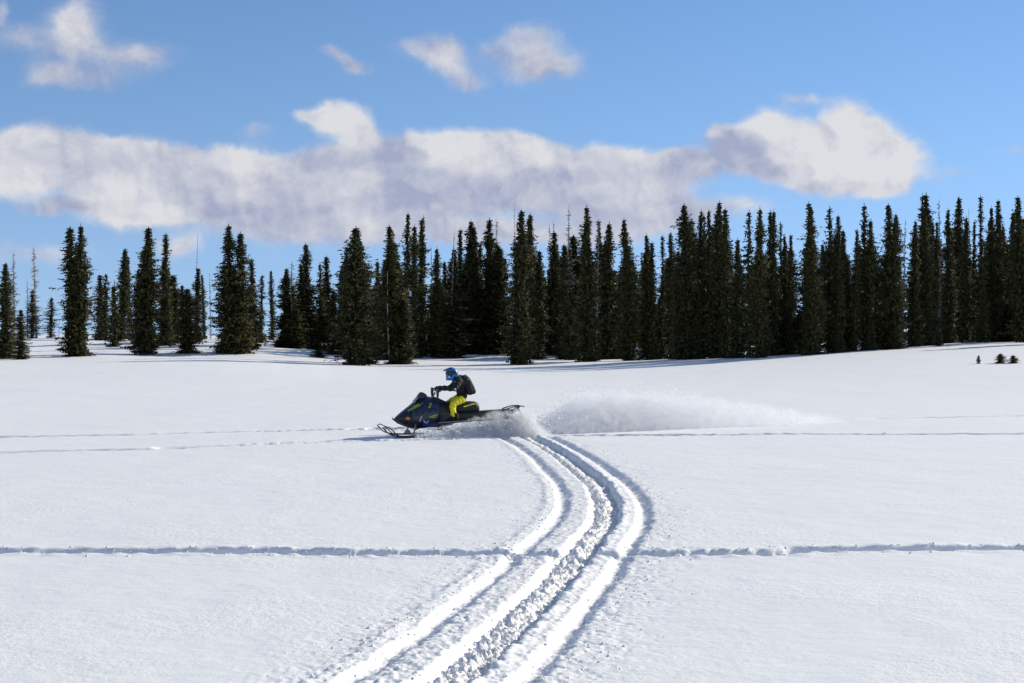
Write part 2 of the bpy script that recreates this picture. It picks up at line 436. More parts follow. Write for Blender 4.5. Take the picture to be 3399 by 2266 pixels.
def fir_crown(H, Rmax, seed, dens=1.0, sparse_top=0.0, low=.03, holes=.12, snowy=.02, point=1.0, ragged=.3):
    rr = random.Random(seed); V = []; F = []; M = []
    z = low*H; ph = rr.random()*6
    side = [(rr.random()*6.28, rr.uniform(0, 1), rr.uniform(.04, .13)) for _ in range(13)]
    lump = [rr.uniform(.62, 1.3) for _ in range(23)]
    while z < H*.995:
        t = z/H
        prof = (1-math.exp(-((1-t)*4.6/point)**1.08))*(1-.2*max(0, 1-t/.08)) + .032
        k = t*22; li = int(k); lm = lump[li]*(1-(k-li))+lump[min(22, li+1)]*(k-li)
        R_ = Rmax*prof*(1+(lm-1)*(.45+ragged))
        if t > .72 and sparse_top: R_ *= 1-.45*sparse_top*rr.random()
        nb = max(3, int((7+6*(1-t))*dens*(1-(sparse_top*.5 if t > .6 else 0))))
        for j in range(nb):
            if rr.random() < holes*.7: continue
            a = ph+j*2*math.pi/nb+rr.uniform(-.35, .35)
            L = R_*rr.uniform(1-ragged*1.1, 1+ragged*.55)
            if rr.random() < .08*(1+ragged): L *= rr.uniform(1.15, 1.6)
            for sa, st, sw in side:
                if abs(t-st) < sw*.5 and math.cos(a-sa) > .4: L *= .5
            L = max(.12, L)
            dr = Vector((math.cos(a), math.sin(a), 0))
            droop = rr.uniform(.18, .5)*(1.1-t*.8)
            ns = max(2, int(L/.17))
            tipup = rr.uniform(.05, .25)
            for q in range(ns):
                u = (q+.45)/ns
                r = L*u
                zz = z-droop*r*(1.1-.45*u)+tipup*max(0, u-.6)*L
                p = Vector((dr.x*r, dr.y*r, zz))
                dd = (dr+Vector((rr.uniform(-.7, .7), rr.uniform(-.7, .7), -droop*.8+rr.uniform(-.35, .3)))).normalized()
                up = Vector((rr.uniform(-.6, .6), rr.uniform(-.6, .6), 1)).normalized()
                W = rr.uniform(.16, .36)*(1-.3*u)*(1.1-.12*t); LL = rr.uniform(.20, .42)*(1.1-.12*t)
                frond(V, F, M, p, dd, up, LL, W, 0)
                if rr.random() < .75:      # hanging twig
                    frond(V, F, M, p, Vector((rr.uniform(-.5, .5), rr.uniform(-.5, .5), -1)).normalized(), dr, LL*.8, W*.8, 0)
            if rr.random() < snowy*(1.15-t):
                u = rr.uniform(.45, 1); r = L*u
                p = Vector((dr.x*r, dr.y*r, z-droop*r*.7+.05))
                for _ in range(2): frond(V, F, M, p, dr, Vector((rr.uniform(-.4, .4), rr.uniform(-.4, .4), 1)).normalized(), rr.uniform(.15, .3), rr.uniform(.12, .22), 1)
        z += rr.uniform(.13, .21)*(1.05-.35*t)
    frond(V, F, M, Vector((0, 0, H*.985)), Vector((.05, 0, 1)).normalized(), Vector((0, 1, 0)), .4, .1, 0)
    frond(V, F, M, Vector((0, 0, H*.985)), Vector((.05, 0, 1)).normalized(), Vector((1, 0, 0)), .4, .1, 0)
    return V, F, M

def bare_branches(H, Rmax, seed, dens, lo=.2, curl=.3, r0=.016):
    rr = random.Random(seed); V = []; F = []
    z = lo*H
    while z < H*.97:
        t = z/H
        for j in range(rr.randint(1, 3)):
            if rr.random() > dens: continue
            a = rr.random()*6.28; L = Rmax*(1-t)**.6*rr.uniform(.35, 1.15)+.12
            d = Vector((math.cos(a), math.sin(a), 0)); dp = rr.uniform(.1, .6)
            p0 = Vector((0, 0, z)); p1 = p0+d*L*.5-Vector((0, 0, dp*L*.35)); p2 = p0+d*L+Vector((rr.uniform(-.1, .1), rr.uniform(-.1, .1), -dp*L*.5+curl*L*rr.random()))
            tube_into(V, F, [p0, p1, p2], [r0*1.5, r0, r0*.4], 3)
            for q in range(2):
                s = p1.lerp(p2, rr.random()); e = s+Vector((rr.uniform(-.3, .3), rr.uniform(-.3, .3), rr.uniform(-.25, .1)))*min(1, L)
                tube_into(V, F, [s, e], [r0*.7, r0*.3], 3)
        z += .16
    return V, F

def trunk_mesh(H, r, seed, lean=.15, top=.012):
    rr = random.Random(seed); V = []; F = []
    n = 9; path = []; rad = []
    ax, ay = rr.uniform(-lean, lean), rr.uniform(-lean, lean)
    for i in range(n):
        t = i/(n-1)
        path.append((ax*math.sin(t*math.pi)*.6, ay*math.sin(t*math.pi)*.6, -.35+t*(H+.35))); rad.append(r*(1-t)**.85+top)
    tube_into(V, F, path, rad, 7)
    return V, F

def proto_tree(kind, seed):
    """returns a root Empty with trunk and crown; nominal height 12 m (young firs 3 m)"""
    o = empty('fir_tree'); o['nominal'] = 12.0
    if kind.startswith('fir'):
        P = dict(fir=dict(Rmax=1.55, dens=1.15), firthin=dict(Rmax=.95, dens=.95, holes=.25, ragged=.5), firbroad=dict(Rmax=1.75, dens=1.3, point=.85),
                 firsnow=dict(Rmax=1.45, dens=.95, snowy=.16, holes=.22), firgappy=dict(Rmax=1.3, dens=.75, holes=.38, ragged=.75, sparse_top=.4),
                 firspire=dict(Rmax=1.25, dens=1.1, point=1.25), firdry=dict(Rmax=1.05, dens=.8, holes=.3, ragged=.5))[kind]
        o['half'] = P['Rmax']
        V, F, M = fir_crown(12.0, seed=seed, **P)
        link_mesh('crown', V, F, [NEEDLE_DRY if kind == 'firdry' else NEEDLE, SNOWBIT], o, M)
        V, F = trunk_mesh(11.9, .17, seed); link_mesh('trunk', V, F, BARK, o)
    elif kind in ('young', 'tuft'):
        o['nominal'] = 3.0; o['half'] = .9
        V, F, M = fir_crown(3.0, .9, seed, dens=1.1, low=.02, ragged=.35) if kind == 'young' else fir_crown(3.0, .8, seed, dens=1.2, low=.02, ragged=.4, point=1.1, snowy=0)
        link_mesh('crown', V, F, [NEEDLE if kind == 'young' else NEEDLE_TUFT, SNOWBIT], o, M)
        V, F = trunk_mesh(2.9, .06, seed, .03); link_mesh('trunk', V, F, BARK, o)
    elif kind == 'dead':          # grey skeleton full of fine twigs
        o.name = 'dead_tree'; o['half'] = 1.0
        V, F = trunk_mesh(12, .21, seed); link_mesh('trunk', V, F, DEADWOOD, o)
        V, F = bare_branches(12, 1.25, seed, 1.0, .06, r0=.048); tag(link_mesh('branches', V, F, DEADWOOD, o), kind='stuff')
    elif kind == 'deadtop':       # bare pinkish top over a thin living skirt
        o.name = 'dead_tree'; o['half'] = 1.0
        V, F = trunk_mesh(12, .14, seed, .3); link_mesh('trunk', V, F, DEADWOOD, o)
        V, F = bare_branches(12, .9, seed, .9, .45, .5, r0=.036); tag(link_mesh('branches', V, F, DEADWOOD, o), kind='stuff')
        V, F, M = fir_crown(8.6, 1.2, seed, dens=.8, holes=.3, ragged=.6, sparse_top=.8)
        link_mesh('crown', V, F, [NEEDLE, SNOWBIT], o, M)
    elif kind == 'snag':          # bleached pole with a few stubs
        o.name = 'dead_snag'; o['half'] = .35
        V, F = trunk_mesh(12, .15, seed, .25, .02); link_mesh('trunk', V, F, PALEWOOD, o)
        V, F = bare_branches(12, .4, seed, .35, .3, r0=.03); tag(link_mesh('branches', V, F, PALEWOOD, o), kind='stuff')
    return o

PROTO = {}
for kind, n in (('fir', 7), ('firthin', 4), ('firbroad', 3), ('firsnow', 2), ('firgappy', 4), ('firspire', 3), ('firdry', 1), ('young', 3), ('tuft', 3), ('dead', 2), ('deadtop', 2), ('snag', 2)):
    PROTO[kind] = [proto_tree(kind, 100+hash_ + i*13) for i in range(n) for hash_ in (len(kind)*7,)]
_used = set(); _cnt = {}

def copy_tree(src):
    c = src.copy(); C.objects.link(c)
    for ch in src.children:
        k = ch.copy(); C.objects.link(k); k.parent = c
    return c

def put_tree(kind, x, y, H, half, label, group=None, cat='tree', lean=0.0):
    i = _cnt.get(kind, 0); _cnt[kind] = i+1
    src = PROTO[kind][i % len(PROTO[kind])]
    o = src if src.name not in _used else copy_tree(src)
    _used.add(src.name)
    o.location = (x, y, float(base_z(x, y))-.05)
    sway = .05 if kind in ('dead', 'snag', 'deadtop') else .028
    o.rotation_euler = (random.gauss(0, sway*.6), lean+random.gauss(0, sway*.6), (i*2.4) % 6.28)
    s = H/src['nominal']; w = half/src['half']
    o.scale = (w, w, s)
    tag(o, label, cat, group)
    return o

def depth_for(sx, sy, lo=100.0, hi=235.0):
    """how far away the snow surface is that shows at this column and row of the photograph"""
    d = np.arange(lo, hi, .5); x = (sx-CXP)/FPX*d
    yb = HOR+(CAM_H-base_z(x, d))*FPX/d
    k = np.where(yb <= sy)[0]
    return float(d[k[0]]) if len(k) else hi

# one row per tree that can be picked out: panel, column, top, base, width (in a close-up of the photograph), kind, label
TREES = [
 (0, 40, 630, 1490, 150, 'fir', 'dark green fir cut by the left edge of the picture, pointed top'),
 (0, 125, 515, 1400, 105, 'dead', 'grey twiggy dead tree just right of the dark fir at the left edge'),
 (0, 185, 1040, 1495, 120, 'firsnow', 'short gappy fir with snow between its branches near the left edge of the field'),
 (0, 245, 770, 1290, 60, 'dead', 'thin bare dead tree leaning between two taller grey ones on the left'),
 (0, 330, 470, 1295, 110, 'dead', 'tall grey-brown dead tree with feathery twigs, left of the lone small fir'),
 (0, 290, 870, 1295, 95, 'firdry', 'reddish brown dried-out fir at the foot of the tall grey dead tree'),
 (0, 455, 935, 1252, 110, 'firgappy', 'small lone fir standing free on the far snow, open sky on both sides'),
 (0, 527, 1180, 1254, 16, 'snag', 'tiny bare stub on the far snow right of the small lone fir'),
 (0, 652, 305, 1465, 165, 'firthin', 'dark narrow left-hand fir of the tall pair standing at the field edge'),
 (0, 735, 285, 1465, 170, 'fir', 'taller right-hand fir of the pair at the field edge, olive on its sunny side'),
 (0, 895, 735, 1320, 105, 'firthin', 'low fir with sparse top tucked right of the tall left pair'),
 (0, 942, 725, 1325, 130, 'firgappy', 'see-through ragged fir with many sky gaps between tall pair and olive fir'),
 (0, 1022, 830, 1380, 90, 'young', 'short olive fir with its foot in sunlit snow, left of the forked gap'),
 (0, 1097, 495, 1310, 120, 'firspire', 'slender olive fir with a grey tip, left of the broad dark fir'),
 (0, 1157, 565, 1300, 70, 'firthin', 'very thin dark fir beside the slender olive one'),
 (0, 1238, 680, 1340, 100, 'firgappy', 'wispy fir full of gaps hugging the left side of the broad dark fir'),
 (0, 1325, 308, 1450, 215, 'fir', 'broad dark fir with a ragged outline and a thin spire, alone at the field edge'),
 (0, 1478, 365, 1340, 110, 'firthin', 'thin tufted fir just right of the broad dark fir'),
 (0, 1562, 735, 1340, 165, 'firbroad', 'bushy olive fir of middle height behind the thin tufted one'),
 (0, 1645, 825, 1400, 80, 'firthin', 'low dark fir squeezed behind the bushy front fir left of the bare pole'),
 (0, 1690, 855, 1435, 180, 'firbroad', 'low bushy dark fir at the field edge under the tall bare pole'),
 (0, 1738, 330, 1330, 26, 'snag', 'tallest bare pole on the left, needle-thin against the sky'),
 (0, 1768, 675, 1340, 95, 'firthin', 'thin fir touching the right side of the tall bare pole'),
 (0, 1832, 730, 1290, 48, 'firthin', 'pole-like dark fir standing in the bright gap'),
 (0, 1892, 690, 1262, 34, 'dead', 'slim bare stick in the bright gap, left of the big dark fir'),
 (0, 2045, 285, 1440, 215, 'fir', 'big dark fir with a sharp tip, taller one of the joined middle-left pair'),
 (0, 2172, 352, 1440, 180, 'fir', 'blunt-topped fir joined to the right side of the big dark fir'),
 (0, 2272, 588, 1400, 110, 'firthin', 'shorter fir stepping down on the right of the joined pair'),
 (1, 42, 735, 1345, 110, 'firgappy', 'loose low fir left of the bright notch in the treeline'),
 (1, 147, 695, 1190, 60, 'firthin', 'thin lonely fir standing in the bright notch of the treeline'),
 (1, 280, 675, 1390, 165, 'firbroad', 'round-shouldered fir forming the left side of the clump after the bright notch'),
 (1, 350, 600, 1395, 150, 'deadtop', 'fir with a wispy dead tip inside the clump after the bright notch'),
 (1, 405, 645, 1395, 110, 'firthin', 'narrow fir between the wispy-tipped one and the clump\'s tallest spire'),
 (1, 482, 455, 1395, 170, 'fir', 'tallest spire of the clump after the bright notch'),
 (1, 575, 628, 1400, 110, 'firgappy', 'round-headed ragged fir showing sky through its top'),
 (1, 647, 568, 1400, 120, 'firthin', 'fir with a tufted head above the pale bare trunk'),
 (1, 662, 880, 1395, 22, 'snag', 'pale bare trunk rising from the snow below the tuft-headed fir'),
 (1, 632, 1190, 1392, 34, 'snag', 'short snow-capped stump beside the pale bare trunk'),
 (1, 562, 1385, 1478, 120, 'young', 'knee-high leaning little fir on the sunlit snow, left of the big pyramid'),
 (1, 760, 655, 1430, 110, 'fir', 'dark fir filling in left of the big pyramid-shaped fir'),
 (1, 887, 305, 1545, 260, 'firbroad', 'big pyramid-shaped dark fir standing furthest out on the field left of the rider'),
 (1, 987, 415, 1535, 180, 'fir', 'fir with pointed top leaning on the right side of the big pyramid'),
 (1, 1080, 605, 1500, 110, 'fir', 'lower olive fir at the right foot of the big pyramid'),
 (1, 1150, 605, 1410, 80, 'firthin', 'small-headed narrow fir in the gap left of the pale leaning trunk'),
 (1, 1252, 288, 1535, 190, 'fir', 'tall fir behind the pale leaning trunk'),
 (1, 1200, 700, 1535, 24, 'snag', 'pale leaning dead trunk standing in front of dark firs, above the windshield of the snowmobile'),
 (1, 1337, 178, 1450, 95, 'firthin', 'tallest thin sparse spire above the snowmobile, with stubby twigs'),
 (1, 1412, 288, 1480, 140, 'fir', 'dark fir right of the tallest thin spire'),
 (1, 1458, 208, 1450, 90, 'firgappy', 'ragged open-topped fir, left of two close tips above the rider'),
 (1, 1492, 238, 1460, 100, 'firthin', 'ragged dark tip closely right of the open-topped fir'),
 (1, 1592, 455, 1450, 50, 'dead', 'short bare twiggy tip poking out above the rider'),
 (1, 1615, 490, 1470, 130, 'fir', 'fir right of the bare twiggy tip, directly above the helmet'),
 (1, 1320, 950, 1535, 170, 'firspire', 'short olive fir in front of the dark wall of trees, above the snowmobile hood'),
 (1, 1640, 770, 1480, 130, 'firbroad', 'olive lower fir filling the foot of the trees behind the rider'),
 (1, 1737, 325, 1430, 52, 'dead', 'bare dark spike left of the fir clump behind the rider'),
 (1, 1772, 400, 1430, 60, 'dead', 'faint twiggy dead tree right of the bare dark spike'),
 (1, 1705, 615, 1430, 90, 'firthin', 'low thin fir at the left foot of the clump behind the backpack'),
 (1, 1830, 325, 1440, 85, 'firthin', 'thin tip on the left of the five-topped clump'),
 (1, 1925, 245, 1440, 180, 'fir', 'dark twin-tipped crown in the five-topped clump'),
 (1, 1982, 288, 1440, 110, 'firspire', 'middle tip of the five-topped clump'),
 (1, 2078, 230, 1440, 175, 'fir', 'right-hand main crown of the five-topped clump'),
 (1, 2000, 860, 1440, 150, 'firspire', 'short olive fir in front of the five-topped clump'),
 (1, 1990, 1290, 1442, 120, 'young', 'little bushy fir at the foot of the five-topped clump beside bright snow'),
 (1, 2168, 208, 1300, 120, 'dead', 'pale grey skeleton tree standing in the gap, sky showing through it'),
 (2, 10, 85, 1450, 28, 'snag', 'needle-thin bare pole sticking up highest left of the middle'),
 (2, 75, 158, 1540, 190, 'fir', 'tall dark fir, left of the middle group of three tips'),
 (2, 145, 190, 1500, 110, 'firthin', 'middle tip of the group right of the needle-thin pole'),
 (2, 190, 213, 1480, 150, 'fir', 'right-hand sloping crown of the group right of the needle-thin pole'),
 (2, 240, 520, 1490, 130, 'firspire', 'olive slope-sided fir at the left of the narrow sky slot'),
 (2, 360, 258, 1460, 100, 'deadtop', 'dead pinkish tip above a dark crown right of the narrow sky slot'),
 (2, 378, 350, 1460, 170, 'fir', 'dark blunt fir right of the narrow sky slot'),
 (2, 427, 238, 1430, 70, 'dead', 'faint pinkish dead tree between the blunt fir and the twisted top'),
 (2, 466, 475, 1490, 120, 'firspire', 'short olive fir under the faint pinkish dead tree'),
 (2, 525, 98, 1500, 130, 'deadtop', 'tall tree with twisted half-dead top near the picture centre'),
 (2, 686, 118, 1515, 185, 'fir', 'tall bold fir with clean spire right of the twisted half-dead top'),
 (2, 755, 218, 1490, 70, 'dead', 'dead reddish twigs close to the right of the bold spire'),
 (2, 786, 240, 1490, 90, 'firthin', 'thin dark spire between the reddish twigs and the lone right spire'),
 (2, 865, 262, 1490, 165, 'fir', 'fir whose right side drops steeply to the low notch'),
 (2, 965, 700, 1490, 90, 'firthin', 'low fir sitting in the notch before the solitary tufted spire'),
 (2, 1060, 232, 1505, 150, 'fir', 'solitary spire with tufts on its left side, sky on both sides'),
 (2, 1210, 368, 1495, 125, 'fir', 'taller of two modest firs right of the solitary tufted spire'),
 (2, 1258, 438, 1495, 90, 'firthin', 'smaller partner of the two modest firs'),
 (2, 1345, 378, 1490, 110, 'firgappy', 'pale-tipped layered fir with sky through its boughs'),
 (2, 1436, 352, 1490, 120, 'fir', 'neat small-crowned fir left of the great dark block'),
 (2, 1500, 508, 1490, 110, 'fir', 'lower fir at the left shoulder of the great dark block'),
 (2, 1610, 98, 1490, 210, 'firbroad', 'heavy dark crown starting the great dark block, tufted left side'),
 (2, 1662, 152, 1480, 120, 'firspire', 'close right neighbour of the heavy dark crown'),
 (2, 1725, 188, 1480, 110, 'firgappy', 'open tuft-headed fir inside the great dark block'),
 (2, 1782, 158, 1480, 90, 'firthin', 'slim spire right of the tuft-headed fir in the block'),
 (2, 1828, 178, 1480, 100, 'firthin', 'short-tipped fir left of the block\'s highest spire'),
 (2, 1875, 78, 1480, 165, 'fir', 'highest spire of the great dark block'),
 (2, 1921, 145, 1480, 130, 'firspire', 'narrow tip right against the block\'s highest spire'),
 (2, 1934, 1075, 1440, 18, 'snag', 'thin pale trunk showing low in front of the great dark block'),
 (2, 2015, 408, 1480, 120, 'firspire', 'sloping lower fir at the right end of the great dark block'),
 (2, 2122, 158, 1480, 140, 'firgappy', 'fir with tufts jutting left, right of the deep notch'),
 (2, 2215, 130, 1480, 150, 'fir', 'full fir between the left-tufted one and its right twin'),
 (2, 1680, 780, 1490, 120, 'firsnow', 'snow-flecked fir low in the great dark block'),
 (3, 2, 165, 1460, 90, 'firthin', 'left tip of two close spires right of the tufted fir'),
 (3, 38, 150, 1460, 110, 'fir', 'right tip of two close spires right of the tufted fir'),
 (3, 40, 560, 1100, 20, 'snag', 'grey bare trunk hanging in shade below the two close spires'),
 (3, 122, 258, 1450, 110, 'firgappy', 'ragged grey-green fir sloping down to the V-shaped notch'),
 (3, 168, 378, 1450, 100, 'fir', 'olive fir low on the slope of the V-shaped notch'),
 (3, 212, 368, 1450, 70, 'firthin', 'thin low tip in the bottom of the V-shaped notch'),
 (3, 355, 88, 1450, 140, 'firgappy', 'tall ragged-tipped fir right of the V-shaped notch'),
 (3, 418, 108, 1450, 140, 'fir', 'second top right of the V-shaped notch'),
 (3, 280, 1040, 1445, 120, 'firspire', 'bright olive young fir at the snow edge below the V-shaped notch'),
 (3, 110, 1080, 1450, 190, 'firbroad', 'brown-green round bushy fir low at the snow edge'),
 (3, 555, 125, 1430, 150, 'firgappy', 'hook-tipped fir with open head'),
 (3, 630, 203, 1430, 110, 'firspire', 'plain spire right of the hook-tipped fir'),
 (3, 698, 328, 1420, 120, 'fir', 'lower fir in the dip after the plain spire'),
 (3, 770, 325, 1420, 80, 'firthin', 'thin low fir in the dip before the open-crowned spire'),
 (3, 610, 760, 1435, 130, 'firspire', 'olive narrow fir in front, reaching half the forest height, left one'),
 (3, 705, 640, 1410, 110, 'firspire', 'taller narrow olive fir in front with snow specks on its trunk'),
 (3, 865, 98, 1410, 150, 'firgappy', 'open-crowned spire with blue sky holes near its top'),
 (3, 905, 238, 1410, 150, 'fir', 'sloping right shoulder fir of the open-crowned spire'),
 (3, 980, 600, 1400, 140, 'firspire', 'olive fir of middle height catching sun below the wide sky gap'),
 (3, 1095, 103, 1400, 160, 'fir', 'rounded dark crown standing alone between two sky gaps on the right'),
 (3, 1150, 185, 1400, 130, 'firbroad', 'right shoulder of the rounded dark crown'),
 (3, 1122, 1040, 1402, 110, 'firspire', 'small bright olive fir at the snow edge below the rounded crown'),
 (3, 1070, 1140, 1400, 100, 'young', 'small bushy fir just left of the bright olive one at the snow edge'),
 (3, 1205, 215, 1380, 60, 'dead', 'nearly bare twigs in the sky gap right of the rounded crown'),
 (3, 1345, 15, 1370, 120, 'firgappy', 'left top of the highest double crown, tufted'),
 (3, 1390, 3, 1370, 190, 'fir', 'highest fir on the right, smooth dark head'),
 (3, 1440, 165, 1370, 120, 'fir', 'shoulder fir below and right of the highest head'),
 (3, 1300, 250, 1380, 130, 'fir', 'olive outer fir on the left flank of the highest crown'),
 (3, 1500, 258, 1365, 70, 'firthin', 'thin low spire left of the feathery dead tree'),
 (3, 1540, 30, 1350, 100, 'dead', 'tall feathery grey dead tree on the right against blue sky'),
 (3, 1612, 138, 1350, 120, 'fir', 'fir immediately right of the feathery grey dead tree'),
 (3, 1435, 700, 1320, 18, 'snag', 'long pale trunk showing in the shade under the highest crown'),
 (3, 1612, 520, 1325, 20, 'snag', 'sunlit bare trunk below the feathery dead tree'),
 (3, 1690, 43, 1345, 150, 'fir', 'tall straight-sided fir two places right of the feathery dead tree'),
 (3, 1765, 212, 1345, 110, 'firspire', 'lower sloping fir right of the straight-sided one'),
 (3, 1524, 1235, 1375, 60, 'young', 'tiny fir at the snow edge, blue shade to its right'),
 (3, 1700, 1010, 1345, 150, 'firsnow', 'snow-dusted bush-like fir low in the right forest'),
 (3, 1835, 250, 1340, 60, 'firthin', 'skinny low fir with a hair-thin tip'),
 (3, 1832, 125, 1340, 18, 'snag', 'hair-thin bare pole above the skinny low fir'),
 (3, 1915, 33, 1340, 130, 'firgappy', 'knobbly mop-headed fir high on the right'),
 (3, 2025, 118, 1335, 110, 'fir', 'left one of two spires beside the mop-headed fir'),
 (3, 2090, 63, 1335, 110, 'firspire', 'sharp spire second right of the mop-headed fir'),
 (3, 2160, 188, 1335, 120, 'firgappy', 'loose-topped fir between the sharp spire and the right edge'),
 (3, 2222, 175, 1335, 80, 'firthin', 'slim tip left of the fir at the right edge'),
 (3, 2290, 28, 1340, 170, 'fir', 'large fir cut by the right edge of the picture'),
 (3, 2170, 1020, 1335, 150, 'firsnow', 'white-speckled low fir in the shade near the right edge'),
 (3, 1905, 1130, 1335, 110, 'firsnow', 'low fir holding two bright lumps of snow in the right forest shade'),
 (3, 2085, 1432, 1530, 78, 'tuft', 'biggest of three tiny firs out on the open snow, cone shaped'),
 (3, 1887, 1487, 1532, 36, 'tuft', 'smallest of the three tiny firs on open snow, leftmost with a long shadow'),
 (3, 2200, 1462, 1530, 74, 'tuft', 'rounded tiny fir nearest the right edge on the open snow'),
]
PX0 = (0, 850, 1700, 2550)
sil = []
for pnl, zx, zt, zb, w, kind, label in TREES:
    sx = PX0[pnl]+zx/2.703; st = 640+zt/2.703; sb = 640+zb/2.703
    lo = 72 if 'tiny firs' in label or 'tiny fir nearest' in label else 101
    d = depth_for(sx, sb, lo)
    x = (sx-CXP)/FPX*d; z = float(base_z(x, d))
    H = CAM_H+(HOR-st)*d/FPX - z
    half = w/2.703/2*d/FPX*(1.0 if kind in ('dead', 'snag') else 1.4)
    if kind == 'snag': half = max(half, .2)
    sil.append((sx, st, w))
    put_tree(kind, x, d, max(H, .5), half, label, cat='tree', lean=.05 if 'leaning' in label else 0.0)

# the trees further back in the forest, which nothing tells apart
def skyline(sx):
    best = 1180
    for a, t, w in sil:
        if abs(sx-a) < w/2.703/2*1.0: best = min(best, t+abs(sx-a)/(w/5.4+1)*90)
    return best
rr = random.Random(5)
n_back = 0; tries = 0
while n_back < 170 and tries < 4000:
    tries += 1
    sx = 3399*rr.random()**.8
    if sx < 1100 and rr.random() < .75: continue
    d = rr.uniform(148, 215); x = (sx-CXP)/FPX*d; z = float(base_z(x, d))
    sky_t = max(skyline(sx-14), skyline(sx), skyline(sx+14))
    if sky_t > 1000: continue
    st = sky_t+rr.uniform(10, 150)
    H = CAM_H+(HOR-st)*d/FPX-z
    if H < 3.5: continue
    put_tree(rr.choice(['fir', 'fir', 'firthin', 'firspire', 'firbroad', 'firsnow']), x, d, H, rr.uniform(1.1, 1.9), 'dark fir far inside the forest, mostly hidden by the trees in front of it', 'firs deep inside the forest')
    n_back += 1
# beyond the frame the forest goes on
for k in range(13):
    right = k < 8
    d = rr.uniform(112, 150); sx = rr.uniform(3430, 3900) if right else rr.uniform(-420, -40)
    x = (sx-CXP)/FPX*d
    put_tree(rr.choice(['fir', 'firthin', 'firspire', 'firbroad']), x, d, rr.uniform(9, 14) if right else rr.uniform(7, 11), rr.uniform(.9, 1.4), 'fir of the same forest standing just past the %s edge of the picture' % ('right' if right else 'left'), 'firs past the %s edge' % ('right' if right else 'left'))

# ------------------------------------------------------------------ snowmobile (local frame: nose towards -X, near flank towards -Y)
NAVY = material('navy_plastic', (.011, .012, .042), .4, spec=.5, var=.75, vscale=7, coat=.3)
BLACK = material('black_plastic', (.016, .016, .018), .45, var=.3)
RUBBER = material('black_rubber', (.02, .02, .02), .8)
METAL = material('dull_metal', (.30, .30, .31), .4, metal=.8)
LIME = material('lime_decal', (.25, .38, .03), .4, var=.1)
YELLOW = material('yellow_fabric', (.88, .75, .012), .7, var=.12, vscale=9, bump=.3)
YTRIM = material('yellow_trim', (.72, .70, .03), .45, var=.1)
ORANGE = material('orange_marker', (.85, .22, .02), .35, var=.1)
PALEBLUE = material('pale_blue_decal', (.34, .40, .72), .4, var=.2)
BLUEDEC = material('blue_decal', (.03, .05, .34), .4, var=.2)
JACKET = material('black_fabric', (.010, .010, .010), .8, var=.4, vscale=12, bump=.4)
PACK = material('backpack_fabric', (.016, .015, .017), .75, var=.4, vscale=14, bump=.4)
BLUE = material('blue_helmet_shell', (.015, .20, .60), .25, var=.1, coat=.5)
DKBLUE = material('dark_blue_helmet', (.008, .022, .075), .3, var=.2)
WHITEP = material('white_print', (.8, .8, .82), .5, var=.05)
SEATM = material('seat_vinyl', (.02, .02, .025), .6, var=.3)
GLASS = material('dark_windshield', (.015, .015, .02), .45, var=.1, coat=.5)

def bevelled(o, w=.008, seg=2):
    md = o.modifiers.new('edge', 'BEVEL'); md.width = w; md.segments = seg; md.limit_method = 'ANGLE'; md.angle_limit = R(35)
    return o

def plate(name, outline, y0, y1, mat, parent, bev=.008):
    """an outline in the x-z plane given depth from y0 to y1"""
    n = len(outline)
    V = [(x, y0, z) for x, z in outline]+[(x, y1, z) for x, z in outline]
    F = [tuple(range(n)), tuple(range(2*n-1, n-1, -1))]+[(i, n+i, n+(i+1) % n, (i+1) % n) for i in range(n)]
    o = link_mesh(name, V, F, mat, parent)
    bm = bmesh.new(); bm.from_mesh(o.data); bmesh.ops.recalc_face_normals(bm, faces=bm.faces); bm.to_mesh(o.data); bm.free()
    return bevelled(o, bev) if bev else o

def rods(name, paths, r, mat, parent, n=8):
    V, F = [], []
    for p in paths: tube_into(V, F, p, [r]*len(p), n)
    return link_mesh(name, V, F, mat, parent, smooth=True)

def loft(name, rings, mat, parent, closed=True, smooth=True, thick=0):
    n = len(rings[0]); V = [p for r_ in rings for p in r_]; F = []
    for i in range(len(rings)-1):
        for k in range(n if closed else n-1):
            F.append((i*n+k, i*n+(k+1) % n, (i+1)*n+(k+1) % n, (i+1)*n+k))
    if closed: F += [tuple(range(n))[::-1], tuple(range((len(rings)-1)*n, len(rings)*n))]
    o = link_mesh(name, V, F, mat, parent, smooth=smooth)
    bm = bmesh.new(); bm.from_mesh(o.data); bmesh.ops.recalc_face_normals(bm, faces=bm.faces); bm.to_mesh(o.data); bm.free()
    if thick:
        md = o.modifiers.new('shell', 'SOLIDIFY'); md.thickness = thick; md.offset = 0
    return o

YAW = R(13)
SLED = (-1.354, 32.45, float(base_z(-1.35, 32.4))-.015)
sled = empty('snowmobile', SLED, YAW)
tag(sled, 'navy and black snowmobile with lime stripes, ridden left across the snow', 'snowmobile')

def body_at(x):
    zt = np.interp(x, [-1.33, -1.20, -1.0, -.885, -.80, -.60, -.40, -.17, .02], [.42, .54, .69, .79, .865, .90, .88, .79, .72])
    zb = np.interp(x, [-1.33, -1.20, -1.10, -.94, -.73, -.35, .02], [.37, .29, .235, .165, .165, .23, .30])
    w = np.interp(x, [-1.33, -1.2, -1.0, -.7, -.45, -.2, .02], [.09, .20, .33, .42, .40, .31, .22])
    return float(zt), float(zb), float(w)

